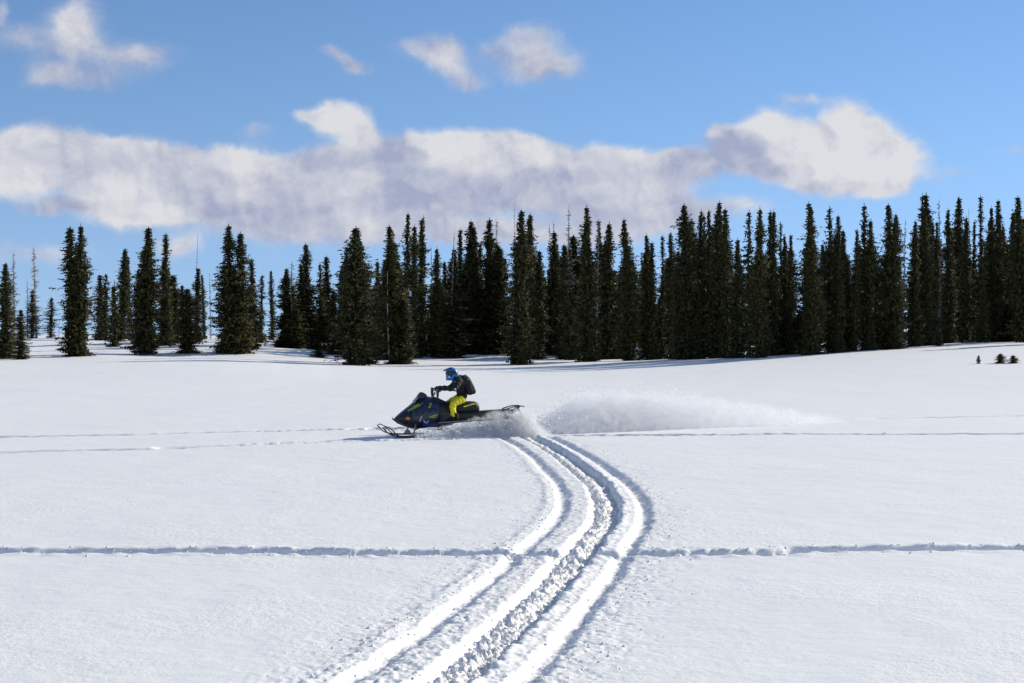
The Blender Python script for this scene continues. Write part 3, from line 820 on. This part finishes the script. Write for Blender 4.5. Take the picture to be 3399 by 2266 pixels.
def ring(x, sc=1.0, a0=0, a1=360, n=28):
    zt, zb, w = body_at(x); zc = (zt+zb)/2; h = (zt-zb)/2
    out = []
    for k in range(n if a1-a0 >= 360 else n+1):
        a = R(a0+(a1-a0)*k/n)
        c, s = math.cos(a), math.sin(a)
        yy = math.copysign(abs(c)**.62, c)*w; zz = math.copysign(abs(s)**.72, s)*h
        yy *= 1-.42*max(0, s)**1.3-.18*max(0, -s)          # tumblehome: narrow on top, wide at the flank
        out.append((x, yy*sc, zc+zz*sc))
    return out
xs = np.linspace(-1.33, .02, 16)
loft('belly_pan', [ring(x, .965) for x in xs], BLACK, sled)
bevelled(loft('hood', [ring(x, 1.0, 28, 152, 14) for x in xs[:10]], NAVY, sled, closed=False, thick=.014), .004)
for sgn, a0, a1 in ((-1, 150, 212), (1, -32, 30)):
    sp = loft('side_panel', [ring(x, 1.012, a0, a1, 10) for x in np.linspace(-.98, -.36, 10)], NAVY, sled, closed=False, thick=.012)
    nose = loft('nose_panel', [ring(x, 1.008, a0+2, a1-2, 8) for x in np.linspace(-1.31, -1.0, 6)], BLACK if sgn < 0 else NAVY, sled, closed=False, thick=.012)
    def flank(x, z, off=.012):
        zt, zb, w = body_at(x); zc = (zt+zb)/2; h = (zt-zb)/2
        s = max(-1, min(1, (z-zc)/h)); s = math.copysign(abs(s)**(1/.72), s); c = math.sqrt(max(0, 1-s*s))
        yy = c**.62*w*(1-.42*max(0, s)**1.3-.18*max(0, -s))*1.012
        return (x, sgn*(yy+off), z)
    def decal(name, pts, mat, parent, off=.011):
        F = [tuple(range(len(pts)))]
        V = [flank(x, z, off) for x, z in pts]
        o = link_mesh(name, V, F, mat, parent)
        bm = bmesh.new(); bm.from_mesh(o.data); bmesh.ops.triangulate(bm, faces=bm.faces); bm.to_mesh(o.data); bm.free()
        md = o.modifiers.new('print', 'SOLIDIFY'); md.thickness = .006; md.offset = 0
        return o
    # lime flashes, one mesh each
    decal('lime_stripe', [(-1.07, .60), (-.93, .685), (-.80, .745), (-.78, .72), (-.90, .655), (-1.06, .575)], LIME, sled)
    decal('lime_stripe', [(-1.0, .66), (-.86, .74), (-.74, .775), (-.73, .758), (-.85, .715)], LIME, sled)
    decal('lime_stripe', [(-.645, .665), (-.60, .71), (-.585, .77), (-.535, .775), (-.55, .72), (-.60, .655)], LIME, sp)
    decal('lime_stripe', [(-.61, .46), (-.52, .50), (-.42, .525), (-.41, .505), (-.50, .47), (-.60, .435)], LIME, sp)
    decal('lime_stripe', [(-.56, .44), (-.47, .465), (-.44, .485), (-.45, .455), (-.52, .43)], LIME, sp)
    decal('blue_flash', [(-.78, .30), (-.74, .40), (-.62, .40), (-.50, .33), (-.55, .26), (-.70, .24)], BLUEDEC, sp, .007)
    decal('pale_hook_mark', [(-.745, .385), (-.72, .33), (-.67, .31), (-.62, .335), (-.615, .375), (-.645, .375), (-.66, .345), (-.70, .35), (-.72, .385)], PALEBLUE, sp, .015)
    decal('grey_vent', [(-.84, .36), (-.80, .47), (-.78, .50), (-.77, .46), (-.80, .36)], METAL, sp)
    decal('black_intake', [(-.93, .50), (-.86, .62), (-.74, .63), (-.72, .55), (-.80, .48)], BLACK, sp, .009)
    decal('orange_marker_light', [(-1.125, .405), (-1.10, .455), (-1.05, .455), (-1.03, .42), (-1.06, .395)], ORANGE, sled, .014)
    # headlight, wrapping the nose
    decal('headlight', [(-1.235, .47), (-1.15, .53), (-1.10, .545), (-1.12, .505), (-1.20, .45)], GLASS, sled, .012)
# windshield and dash pod
loft('windshield', [[(-.90+u*.17, s*(.20-.05*u), .775+u*.215) for s in (-1, -.75, -.4, 0, .4, .75, 1)] for u in (0, .33, .66, 1)], GLASS, sled, closed=False, thick=.010)
dash = plate('dash_pod', [(-.86, .80), (-.80, .93), (-.745, 1.0), (-.70, 1.005), (-.64, .96), (-.60, .90), (-.55, .86), (-.60, .80)], -.13, .13, BLACK, sled, .02)
plate('gauge', [(-.655, .965), (-.60, .905), (-.59, .915), (-.645, .975)], -.07, .07, GLASS, dash, .003)
plate('console', [(-.60, .86), (-.42, .895), (-.34, .87), (-.20, .80), (.02, .765), (.02, .60), (-.6, .6)], -.12, .12, BLACK, sled, .02)
# front bumper
rods('front_bumper', [[(-1.05, -.22, .22), (-1.24, -.18, .30), (-1.37, -.09, .40), (-1.385, 0, .42), (-1.37, .09, .40), (-1.24, .18, .30), (-1.05, .22, .22)]], .013, BLACK, sled)
# steering
rods('steering_post', [[(-.50, 0, .80), (-.405, 0, 1.00)]], .020, METAL, sled)
hb = rods('handlebar', [[(-.33, -.37, 1.035), (-.385, -.24, 1.065), (-.41, -.09, 1.03), (-.41, .09, 1.03), (-.385, .24, 1.065), (-.33, .37, 1.035)]], .012, METAL, sled)
for s in (-1, 1):
    rods('grip', [[(-.345, s*.345, 1.043), (-.378, s*.255, 1.061)]], .018, RUBBER, hb)
    rods('brake_lever', [[(-.40, s*.25, 1.055), (-.43, s*.30, 1.045), (-.41, s*.38, 1.03)]], .007, METAL, hb)
    plate('hand_guard', [(-.44, 1.09), (-.40, 1.10), (-.385, 1.03), (-.39, .94), (-.40, .86), (-.425, .86), (-.44, .96)], s*.37-.045, s*.37+.045, BLACK, hb, .01)
# seat and tunnel
seat = loft('seat', [[(x, -w, zb), (x, -w*1.02, zb+(zt-zb)*.55), (x, -w*.75, zt-.015), (x, 0, zt), (x, w*.75, zt-.015), (x, w*1.02, zb+(zt-zb)*.55), (x, w, zb)]
                     for x, zt, zb, w in ((-.06, .765, .54, .10), (.05, .785, .53, .13), (.20, .78, .52, .155), (.36, .79, .515, .16), (.50, .785, .52, .155), (.575, .755, .54, .14), (.60, .70, .56, .12))], SEATM, sled)
for s in (-1, 1):
    plate('seat_stripe', [(.20, .675), (.34, .715), (.52, .745), (.52, .728), (.36, .69), (.24, .655)], s*.163-.006, s*.163+.006, YTRIM, seat, .002)
    plate('seat_stripe', [(.38, .735), (.50, .758), (.50, .747), (.40, .722)], s*.16-.006, s*.16+.006, YTRIM, seat, .002)
tun = plate('tunnel', [(-.35, .50), (.55, .545), (.95, .555), (1.40, .585), (1.52, .60), (1.53, .53), (1.35, .46), (.6, .40), (-.35, .30)], -.20, .20, BLACK, sled, .012)
plate('tunnel_cap', [(.62, .548), (1.30, .592), (1.30, .60), (.62, .562)], -.15, .15, BLACK, tun, .003)
for s in (-1, 1):
    plate('running_board', [(-.40, .33), (.55, .385), (1.30, .46), (1.30, .435), (.55, .355), (-.40, .295)], s*.34-.135 if s < 0 else .205, -.205 if s < 0 else s*.34+.135, BLACK, sled, .006)
    rods('board_rail', [[(-.42, s*.47, .33), (.5, s*.47, .385), (1.2, s*.45, .455), (1.5, s*.26, .54)]], .012, METAL, sled)
rods('rear_bumper', [[(1.20, -.19, .60), (1.42, -.19, .665), (1.58, -.15, .67), (1.66, -.06, .655), (1.66, .06, .655), (1.58, .15, .67), (1.42, .19, .665), (1.20, .19, .60)]], .014, BLACK, sled)
plate('tail_light', [(1.44, .60), (1.50, .66), (1.56, .655), (1.53, .60)], -.10, .10, material('red_lens', (.25, .02, .02), .3), sled, .006)
plate('snow_flap', [(1.50, .60), (1.525, .60), (1.66, .36), (1.645, .35)], -.19, .19, RUBBER, sled, .003)
for s in (-1, 1):
    a, b = (s*.31, s*.19) if s < 0 else (.19, .31)
    plate('foot_well', [(-.55, .58), (-.20, .56), (.02, .52), (.06, .36), (-.05, .27), (-.40, .215), (-.62, .22)], a, b, BLACK, sled, .01)
    plate('side_cover', [(.02, .50), (.62, .535), (.66, .42), (.05, .37)], a*.78, a*.70, BLACK, sled, .004) if s < 0 else plate('side_cover', [(.02, .50), (.62, .535), (.66, .42), (.05, .37)], .217, .242, BLACK, sled, .004)
# belt: closed loop round the wheels with lugs
loop = [(-.42, .36), (-.30, .17), (-.12, .055), (.10, .035), (1.10, .035), (1.36, .06), (1.50, .16), (1.50, .28), (1.40, .37), (1.15, .385), (.5, .36), (-.25, .45), (-.38, .44)]
def belt_rings(pts, w, th):
    out = []
    n = len(pts)
    for i in range(n):
        a = Vector((pts[i-1][0], 0, pts[i-1][1])); b = Vector((pts[(i+1) % n][0], 0, pts[(i+1) % n][1])); d = (b-a).normalized()
        nrm = Vector((d.z, 0, -d.x)); p = Vector((pts[i][0], 0, pts[i][1]))
        out.append([tuple(p+Vector((0, -w, 0))), tuple(p+Vector((0, w, 0))), tuple(p+nrm*th+Vector((0, w, 0))), tuple(p+nrm*th+Vector((0, -w, 0)))])
    return out
dl = dense([(a, b) for a, b in loop+[loop[0]]], .08)
br = belt_rings([tuple(p) for p in dl[:-1]], .19, -.022)
V = [p for r_ in br for p in r_]; n = len(br)
F = [(i*4+k, i*4+(k+1) % 4, ((i+1) % n)*4+(k+1) % 4, ((i+1) % n)*4+k) for i in range(n) for k in range(4)]
belt = link_mesh('drive_belt', V, F, RUBBER, sled)
for i in range(0, n, 1):
    a = dl[i-1 if i else n-1]; b = dl[(i+1) % n]; d = Vector((b[0]-a[0], 0, b[1]-a[1])).normalized(); nr_ = Vector((d.z, 0, -d.x)); p = Vector((dl[i][0], 0, dl[i][1]))
    q = [p-d*.006, p+d*.006, p+d*.004+nr_*.05, p-d*.004+nr_*.05]
    V = [(v.x, y, v.z) for y in (-.17, .17) for v in q]
    link_mesh('belt_lug', V, [(0, 1, 2, 3), (7, 6, 5, 4), (0, 4, 5, 1), (1, 5, 6, 2), (2, 6, 7, 3), (3, 7, 4, 0)], RUBBER, belt)
for x, z, r_ in ((1.36, .20, .12), (.15, .11, .06), (.60, .11, .06), (1.0, .11, .06)):
    for s in (-1, 1):
        V, F = [], []; tube_into(V, F, [(x, s*.12-.02, z), (x, s*.12+.02, z)], [r_, r_], 18)
        bevelled(link_mesh('wheel', V, F, METAL if r_ > .1 else BLACK, sled), .006)
for s in (-1, 1):
    plate('skid_rail', [(-.1, .10), (0, .075), (1.30, .075), (1.30, .10)], s*.12-.012, s*.12+.012, METAL, sled, .004)
# skis
for s in (-1, 1):
    y = s*.49
    prof = [(-1.62, .19, .045), (-1.58, .125, .06), (-1.50, .07, .07), (-1.36, .025, .075), (-1.1, .012, .08), (-.80, .012, .08), (-.55, .03, .07)]
    rings = [[(x, y-w, z), (x, y+w, z), (x, y+w, z+.014), (x, y+w*.35, z+.03), (x, y-w*.35, z+.03), (x, y-w, z+.014)] for x, z, w in prof]
    ski = loft('ski', rings, BLACK, sled, smooth=False)
    # loop at the ski tip, rising and curving back to the deck
    for q in (-.04, .04):
        rods('ski_loop', [[(-1.60, y+q, .16), (-1.66, y+q*.8, .235), (-1.60, y+q*.6, .265), (-1.49, y+q*.5, .215), (-1.40, y+q*.5, .12), (-1.30, y+q*.5, .035)]], .011, BLACK, ski)
    plate('ski_saddle', [(-1.06, .03), (-1.0, .13), (-.93, .13), (-.86, .03)], y-.028, y+.028, METAL, ski, .006)
    plate('keel', [(-1.35, .012), (-1.25, -.02), (-.75, -.02), (-.6, .012)], y-.008, y+.008, METAL, ski, 0)
    rods('spindle', [[(-.97, y, .10), (-.93, y*.94, .30)]], .018, METAL, sled)
    rods('control_arm', [[(-.95, y*.96, .17), (-.86, s*.20, .24)], [(-.95, y*.96, .17), (-.70, s*.20, .25)]], .012, BLACK, sled)
    rods('control_arm', [[(-.935, y*.94, .29), (-.90, s*.20, .37)], [(-.935, y*.94, .29), (-.76, s*.20, .38)]], .011, BLACK, sled)
    sh = rods('shock', [[(-.93, y*.85, .21), (-.82, s*.18, .55)]], .016, METAL, sled)
    V, F = [], []
    hel = [Vector((-.93, y*.85, .21)).lerp(Vector((-.82, s*.18, .55)), .15+.6*k/60)+Vector((math.cos(k*.8)*.03, math.sin(k*.8)*.03, 0)) for k in range(61)]
    tube_into(V, F, hel, [.006]*61, 4); link_mesh('spring', V, F, ORANGE if False else BLACK, sh)

# ------------------------------------------------------------------ rider
rider = empty('person', SLED, YAW)
tag(rider, 'person in black jacket, yellow trousers and blue helmet driving the snowmobile', 'person')

def skinned(name, joints, bones, mats, parent, pick=None, levels=2):
    me = bpy.data.meshes.new(name)
    me.from_pydata([j[0] for j in joints], bones, []); me.update()
    o = bpy.data.objects.new(name, me); C.objects.link(o)
    o.modifiers.new('skin', 'SKIN')
    for i, j in enumerate(joints):
        sv = me.skin_vertices[0].data[i]; r_ = j[1]; sv.radius = r_ if isinstance(r_, tuple) else (r_, r_)
    me.skin_vertices[0].data[0].use_root = True
    sb = o.modifiers.new('sub', 'SUBSURF'); sb.levels = levels; sb.render_levels = levels
    dg = bpy.context.evaluated_depsgraph_get()
    new = bpy.data.meshes.new_from_object(o.evaluated_get(dg)); o.modifiers.clear(); o.data = new
    new.materials.clear()
    for m in mats: new.materials.append(m)
    for p in new.polygons:
        p.use_smooth = True
        if pick: p.material_index = pick(p.center)
    new.name = name
    # soft creases in the cloth
    for v in new.vertices:
        c = v.co; k = .006*math.sin(c.x*55+c.z*40+c.y*23)+.005*math.sin(c.z*90-c.y*60)
        v.co += v.normal*k
    o.parent = parent
    return o
J = []; Bn = []
def jn(p, r_, par=None):
    J.append((p, r_)); 
    if par is not None: Bn.append((par, len(J)-1))
    return len(J)-1
pel = jn((.27, 0, .87), (.15, .13))
wst = jn((.23, 0, .99), (.145, .125), pel)
chs = jn((.17, 0, 1.14), (.165, .135), wst)
upc = jn((.11, 0, 1.24), (.13, .11), chs)
nck = jn((.05, 0, 1.315), .07, upc)
hed = jn((.0, 0, 1.38), .085, nck)
jn((-.015, 0, 1.45), .08, hed)
for s in (-1, 1):
    sh = jn((.12, s*.185, 1.245), .082, upc)
    el_ = jn((.00, s*.33, 1.075), .062, sh)
    mid = jn((-.16, s*.325, 1.085), .054, el_)
    wr = jn((-.295, s*.305, 1.085), .042, mid)
    jn((-.335, s*.30, 1.078), .038, wr)
    hip = jn((.20, s*.12, .845), .115, pel)
    th = jn((.06, s*.21, .80), .10, hip)
    kn = jn((-.07, s*.285, .725), .082, th)
    shn = jn((-.045, s*.30, .58), .074, kn)
    an = jn((-.015, s*.30, .43), .062, shn)
def pick(c):
    if c.z < .905 and c.x < .235-(c.z-.8)*.4 and c.z > .44: return 1
    if c.z < .86 and abs(c.y) > .10 and c.z > .44: return 1
    return 0
body = skinned('body', J, Bn, [JACKET, YELLOW], rider, pick, 3)
tag(body)
wp = plate('sleeve_patch', [(-.045, 1.075), (-.02, 1.10), (.01, 1.09), (.01, 1.065), (-.02, 1.055)], -.402, -.392, WHITEP, rider, .003)
# boots on the running boards
for s in (-1, 1):
    y = s*.30
    b = loft('boot', [[(x, y+w*math.cos(R(a)), zc+h*math.sin(R(a))) for a in range(0, 360, 30)] for x, zc, w, h in
                      ((-.21, .375, .025, .022), (-.19, .385, .045, .04), (-.12, .395, .052, .052), (-.04, .42, .055, .078), (.03, .43, .055, .09), (.075, .43, .045, .08))], JACKET, rider)
    loft('boot_cuff', [[(-.01+.012+(.068)*math.cos(R(a)), y+.066*math.sin(R(a)), z) for a in range(0, 360, 30)] for z in (.44, .50, .535)], JACKET, b, smooth=True)
    plate('sole', [(-.215, .352), (.085, .352), (.085, .372), (-.20, .368)], y-.048, y+.048, RUBBER, b, .005)
# gloves: palm, four fingers closed round the grip, thumb under it
for s in (-1, 1):
    V, F = [], []
    g = Vector((-.362, s*.30, 1.052)); ax = Vector((-.345+.378, s*(.345-.255), 1.043-1.061)).normalized()
    ax = ax if ax.y*s > 0 else -ax
    palm = [Vector((-.285, s*.305, 1.09)), g+Vector((.045, 0, .032)), g+Vector((.015, 0, .040))]
    tube_into(V, F, palm, [.040, .044, .034], 10)
    for k, (off, ln) in enumerate(((-.034, .92), (-.011, 1.0), (.012, .95), (.034, .8))):
        c = g+ax*off*-1
        path = [c+Vector((math.cos(R(a))*.034*ln, 0, math.sin(R(a))*.034*ln)) for a in (60, 105, 150, 195, 240, 285)]
        tube_into(V, F, path, [.0125, .0125, .012, .011, .010, .008], 7)
    c = g-ax*.045
    tube_into(V, F, [g+Vector((.04, 0, .01))-ax*.02, c+Vector((.034, 0, -.012)), c+Vector((.012, 0, -.034)), c+Vector((-.018, 0, -.032))], [.016, .014, .012, .009], 7)
    link_mesh('glove', V, F, JACKET, rider, smooth=True)
# helmet: shell with open face, chin bar, peak and goggles
def ellipsoid(name, c, r_, mat, parent, rot=0, cut=None, nu=24, nv=16):
    bm = bmesh.new(); bmesh.ops.create_uvsphere(bm, u_segments=nu, v_segments=nv, radius=1)
    for v in bm.verts:
        x, y, z = v.co; x *= r_[0]; y *= r_[1]; z *= r_[2]
        v.co = (c[0]+x*math.cos(rot)-z*math.sin(rot), c[1]+y, c[2]+x*math.sin(rot)+z*math.cos(rot))
    if cut: bmesh.ops.delete(bm, geom=[f for f in bm.faces if cut(f.calc_center_median())], context='FACES')
    me = bpy.data.meshes.new(name); bm.to_mesh(me); bm.free(); me.materials.append(mat)
    for p in me.polygons: p.use_smooth = True
    o = bpy.data.objects.new(name, me); C.objects.link(o); o.parent = parent
    return o
HC = Vector((-.022, 0, 1.425))
helm = ellipsoid('helmet', HC, (.148, .125, .138), BLUE, rider, cut=lambda c: c.x < HC.x-.055 and c.z < HC.z+.045)
md = helm.modifiers.new('shell', 'SOLIDIFY'); md.thickness = .012; md.offset = -1
loft('chin_bar', [[(HC.x+.02-.155*math.cos(R(a)), .118*math.sin(R(a)), HC.z-.085+dz) if not inn else (HC.x+.02-.130*math.cos(R(a)), .100*math.sin(R(a)), HC.z-.085+dz) for dz, inn in ((-.075, 0), (.0, 0), (.03, 0), (.03, 1), (-.07, 1))]
                  for a in range(-90, 91, 15)], BLUE, helm)
plate('peak', [(HC.x-.19, HC.z+.06), (HC.x-.12, HC.z+.105), (HC.x-.01, HC.z+.142), (HC.x-.01, HC.z+.118), (HC.x-.11, HC.z+.075), (HC.x-.19, HC.z+.045)], -.085, .085, DKBLUE, helm, .008)
gog = loft('goggles', [[(HC.x+.008-(.135+q)*math.cos(R(a)), (.112+q)*math.sin(R(a)), z) for z, q in ((HC.z-.045, 0), (HC.z-.035, .014), (HC.z+.025, .014), (HC.z+.04, 0))] for a in range(-62, 63, 12)], GLASS, helm, closed=False, thick=.006)
loft('goggle_strap', [[(HC.x-.148*math.cos(R(a))*1.03, .125*math.sin(R(a))*1.04, z) for z in (HC.z-.02, HC.z+.02)] for a in range(60, 301, 12)], DKBLUE, gog, closed=False, thick=.004)
for s in (-1, 1):
    plate('dark_flash', [(HC.x-.09, HC.z+.05), (HC.x+.02, HC.z+.085), (HC.x+.10, HC.z+.03), (HC.x+.02, HC.z-.02), (HC.x-.05, HC.z-.085), (HC.x-.085, HC.z-.04)], s*.112-.012, s*.112+.012, DKBLUE, helm, .004)
    plate('white_flash', [(HC.x-.10, HC.z-.055), (HC.x-.075, HC.z-.05), (HC.x-.06, HC.z-.10), (HC.x-.08, HC.z-.11)], s*.113-.01, s*.113+.01, WHITEP, helm, .002)
# backpack
pack = empty('backpack', SLED, YAW)
tag(pack, 'stuffed black backpack worn on the rider\'s back', 'backpack')
def sack(name, c, r_, mat, parent, rot, sq=3.0, nz=.012):
    bm = bmesh.new(); bmesh.ops.create_cube(bm, size=2); bmesh.ops.subdivide_edges(bm, edges=bm.edges, cuts=7, use_grid_fill=True)
    for v in bm.verts:
        p = Vector(v.co); L = (abs(p.x)**sq+abs(p.y)**sq+abs(p.z)**sq)**(1/sq); p = p/L
        k = 1+nz*10*(vnoise(np.array([p.x*2.1+p.z*1.7+9]), np.array([p.y*2.3+p.z+4]))[0])*.5
        x, y, z = p.x*r_[0]*k, p.y*r_[1]*k, p.z*r_[2]*k
        v.co = (c[0]+x*math.cos(rot)-z*math.sin(rot), c[1]+y, c[2]+x*math.sin(rot)+z*math.cos(rot))
    me = bpy.data.meshes.new(name); bm.to_mesh(me); bm.free(); me.materials.append(mat)
    for p in me.polygons: p.use_smooth = True
    o = bpy.data.objects.new(name, me); C.objects.link(o); o.parent = parent
    return o
sack('main_bag', (.345, 0, 1.15), (.125, .165, .235), PACK, pack, R(28))
sack('front_pocket', (.445, 0, 1.07), (.065, .13, .13), JACKET, pack, R(24))
sack('top_pocket', (.265, 0, 1.335), (.075, .125, .05), PACK, pack, R(20))
for s in (-1, 1):
    sack('side_pocket', (.35, s*.155, 1.08), (.065, .035, .10), JACKET, pack, R(28))
    V, F = [], []; tube_into(V, F, [(.30, s*.10, 1.36), (.17, s*.115, 1.375), (.06, s*.125, 1.30), (.03, s*.15, 1.20), (.10, s*.17, 1.08), (.25, s*.15, 1.02)], [.016]*6, 6)
    link_mesh('shoulder_strap', V, F, PACK, pack, smooth=True)
    rods('buckle', [[(.045, s*.14, 1.255), (.03, s*.155, 1.23)]], .020, METAL, pack)
plate('bag_buckle', [(.30, 1.30), (.33, 1.31), (.34, 1.285), (.31, 1.275)], -.165, -.158, METAL, pack, .002)

# ------------------------------------------------------------------ snow thrown up by the belt
def spray(name, loc, rz, L, W, Hh, heights, dens, label, taper):
    V = [(x, y, z) for x in (0, L) for y in (-W, W) for z in (-.12, Hh)]
    F = [(0, 1, 3, 2), (4, 6, 7, 5), (0, 4, 5, 1), (2, 3, 7, 6), (0, 2, 6, 4), (1, 5, 7, 3)]
    m = bpy.data.materials.new(name); m.use_nodes = True; T = NT(m.node_tree)
    T.n.remove(T.n['Principled BSDF'])
    co = T.n.new('ShaderNodeTexCoord').outputs['Object']
    X, Y, Z = T.sep(co)[:3]
    cv = T.n.new('ShaderNodeFloatCurve'); c = cv.mapping.curves[0]
    pts = [(x/L, h/Hh) for x, h in heights]
    c.points[0].location = pts[0]; c.points[-1].location = pts[-1]
    for p in pts[1:-1]: c.points.new(*p)
    cv.mapping.update(); T.put(cv.inputs['Value'], T.m('DIVIDE', X, L))
    ht = T.m('MULTIPLY', cv.outputs[0], Hh)
    yn = T.m('DIVIDE', Y, W)
    ht = T.m('MULTIPLY', ht, T.m('SUBTRACT', 1.0, T.m('MULTIPLY', T.m('MULTIPLY', yn, yn), .9)))
    nz = T.noise(co, 2.6, 5, .65); nz2 = T.noise(co, 7, 4, .7)
    top = T.m('ADD', ht, T.m('MULTIPLY', T.m('SUBTRACT', nz, .5), .75*min(1, Hh)))
    d = T.mr(T.m('SUBTRACT', top, Z), .0, .28)
    nz3 = T.noise(co, 19, 3, .7)
    d = T.m('MULTIPLY', d, T.mr(T.m('ADD', T.m('MULTIPLY', nz2, .65), T.m('MULTIPLY', nz3, .35)), .42, .58, .05, 1.7))
    d = T.m('MULTIPLY', d, T.mr(ht, .0, .12))
    tp = T.n.new('ShaderNodeFloatCurve'); c = tp.mapping.curves[0]
    c.points[0].location = (0, taper[0][1]); c.points[-1].location = (1, taper[-1][1])
    for x, q in taper[1:-1]: c.points.new(x/L, q)
    tp.mapping.update(); T.put(tp.inputs['Value'], T.m('DIVIDE', X, L))
    d = T.m('MULTIPLY', T.m('MULTIPLY', d, tp.outputs[0]), dens)
    pv = T.n.new('ShaderNodeVolumePrincipled'); pv.inputs['Color'].default_value = (.955, .965, .99, 1); pv.inputs['Anisotropy'].default_value = .15
    T.put(pv.inputs['Density'], d)
    T.l.new(pv.outputs[0], T.n['Material Output'].inputs['Volume'])
    o = link_mesh(name, V, F, m); o.location = loc; o.rotation_euler.z = rz
    tag(o, label, kind='stuff')
    return o
bx, by = .30, 33.0
ang = math.atan2(37.6-33.1, 8.6-bx)
bz = float(base_z(2, 34))
spray('snow_spray', (bx, by, bz), ang, 9.6, .75, 1.4,
      [(0, .12), (.35, .34), (.9, .72), (1.4, .95), (2.2, 1.05), (3.2, 1.03), (4.1, .95), (5.2, .84), (6.4, .68), (7.6, .50), (9.6, .18)], 4.2,
      'long low plume of powder snow flung up behind the snowmobile', [(0, 1), (1.5, 1), (3.5, .8), (5, .55), (7, .36), (9.6, .14)])
sw = Vector((math.cos(YAW), math.sin(YAW), 0)); sn = Vector((-math.sin(YAW), math.cos(YAW), 0))
p0 = Vector(SLED)-sw*.98-sn*.52
spray('belt_spray', (p0.x, p0.y, bz), YAW, 3.15, .42, .85,
      [(0, .12), (.5, .20), (1.0, .34), (1.6, .52), (2.1, .66), (2.55, .68), (2.85, .44), (3.15, .12)], 9.0,
      'powder snow billowing along the near flank of the snowmobile belt', [(0, .5), (.6, .7), (1.3, .9), (3.15, .9)])
# coarse flecks inside the plume
def flecks():
    n = 3600; P = []
    for k in range(n):
        u = rr.random()**1.1*8.2; h = np.interp(u, [0, .35, .9, 1.4, 2.2, 3.2, 4.1, 5.2, 6.4, 7.6, 9.6], [.12, .34, .72, .95, 1.05, 1.03, .93, .72, .5, .3, .05])
        z = h*(rr.random()**.8)*1.12; y = rr.uniform(-.55, .55)
        P.append((bx+u*math.cos(ang)-y*math.sin(ang), by+u*math.sin(ang)+y*math.cos(ang), bz+z, rr.uniform(.004, .013)))
    for k in range(1500):
        u = rr.random()*3.1; z = rr.random()**1.4*(.12+.2*u); y = rr.uniform(-.35, .25)
        q = p0+sw*u+sn*y; P.append((q.x, q.y, bz+z, rr.uniform(.004, .011)))
    P = np.array(P); tv = np.array([(1, 1, 1), (1, -1, -1), (-1, 1, -1), (-1, -1, 1)], float); tf = np.array([(0, 1, 2), (0, 3, 1), (0, 2, 3), (1, 3, 2)])
    V = (tv[None]*P[:, 3][:, None, None]*(.6+.8*rng.rand(len(P), 4, 1))+P[:, None, :3]).reshape(-1, 3); F = (tf[None]+4*np.arange(len(P))[:, None, None]).reshape(-1, 3)
    tag(link_mesh('flying_snow_flecks', V.tolist(), F.tolist(), CHUNK), 'small clods of snow flying in the plume behind the snowmobile', kind='stuff')
flecks()
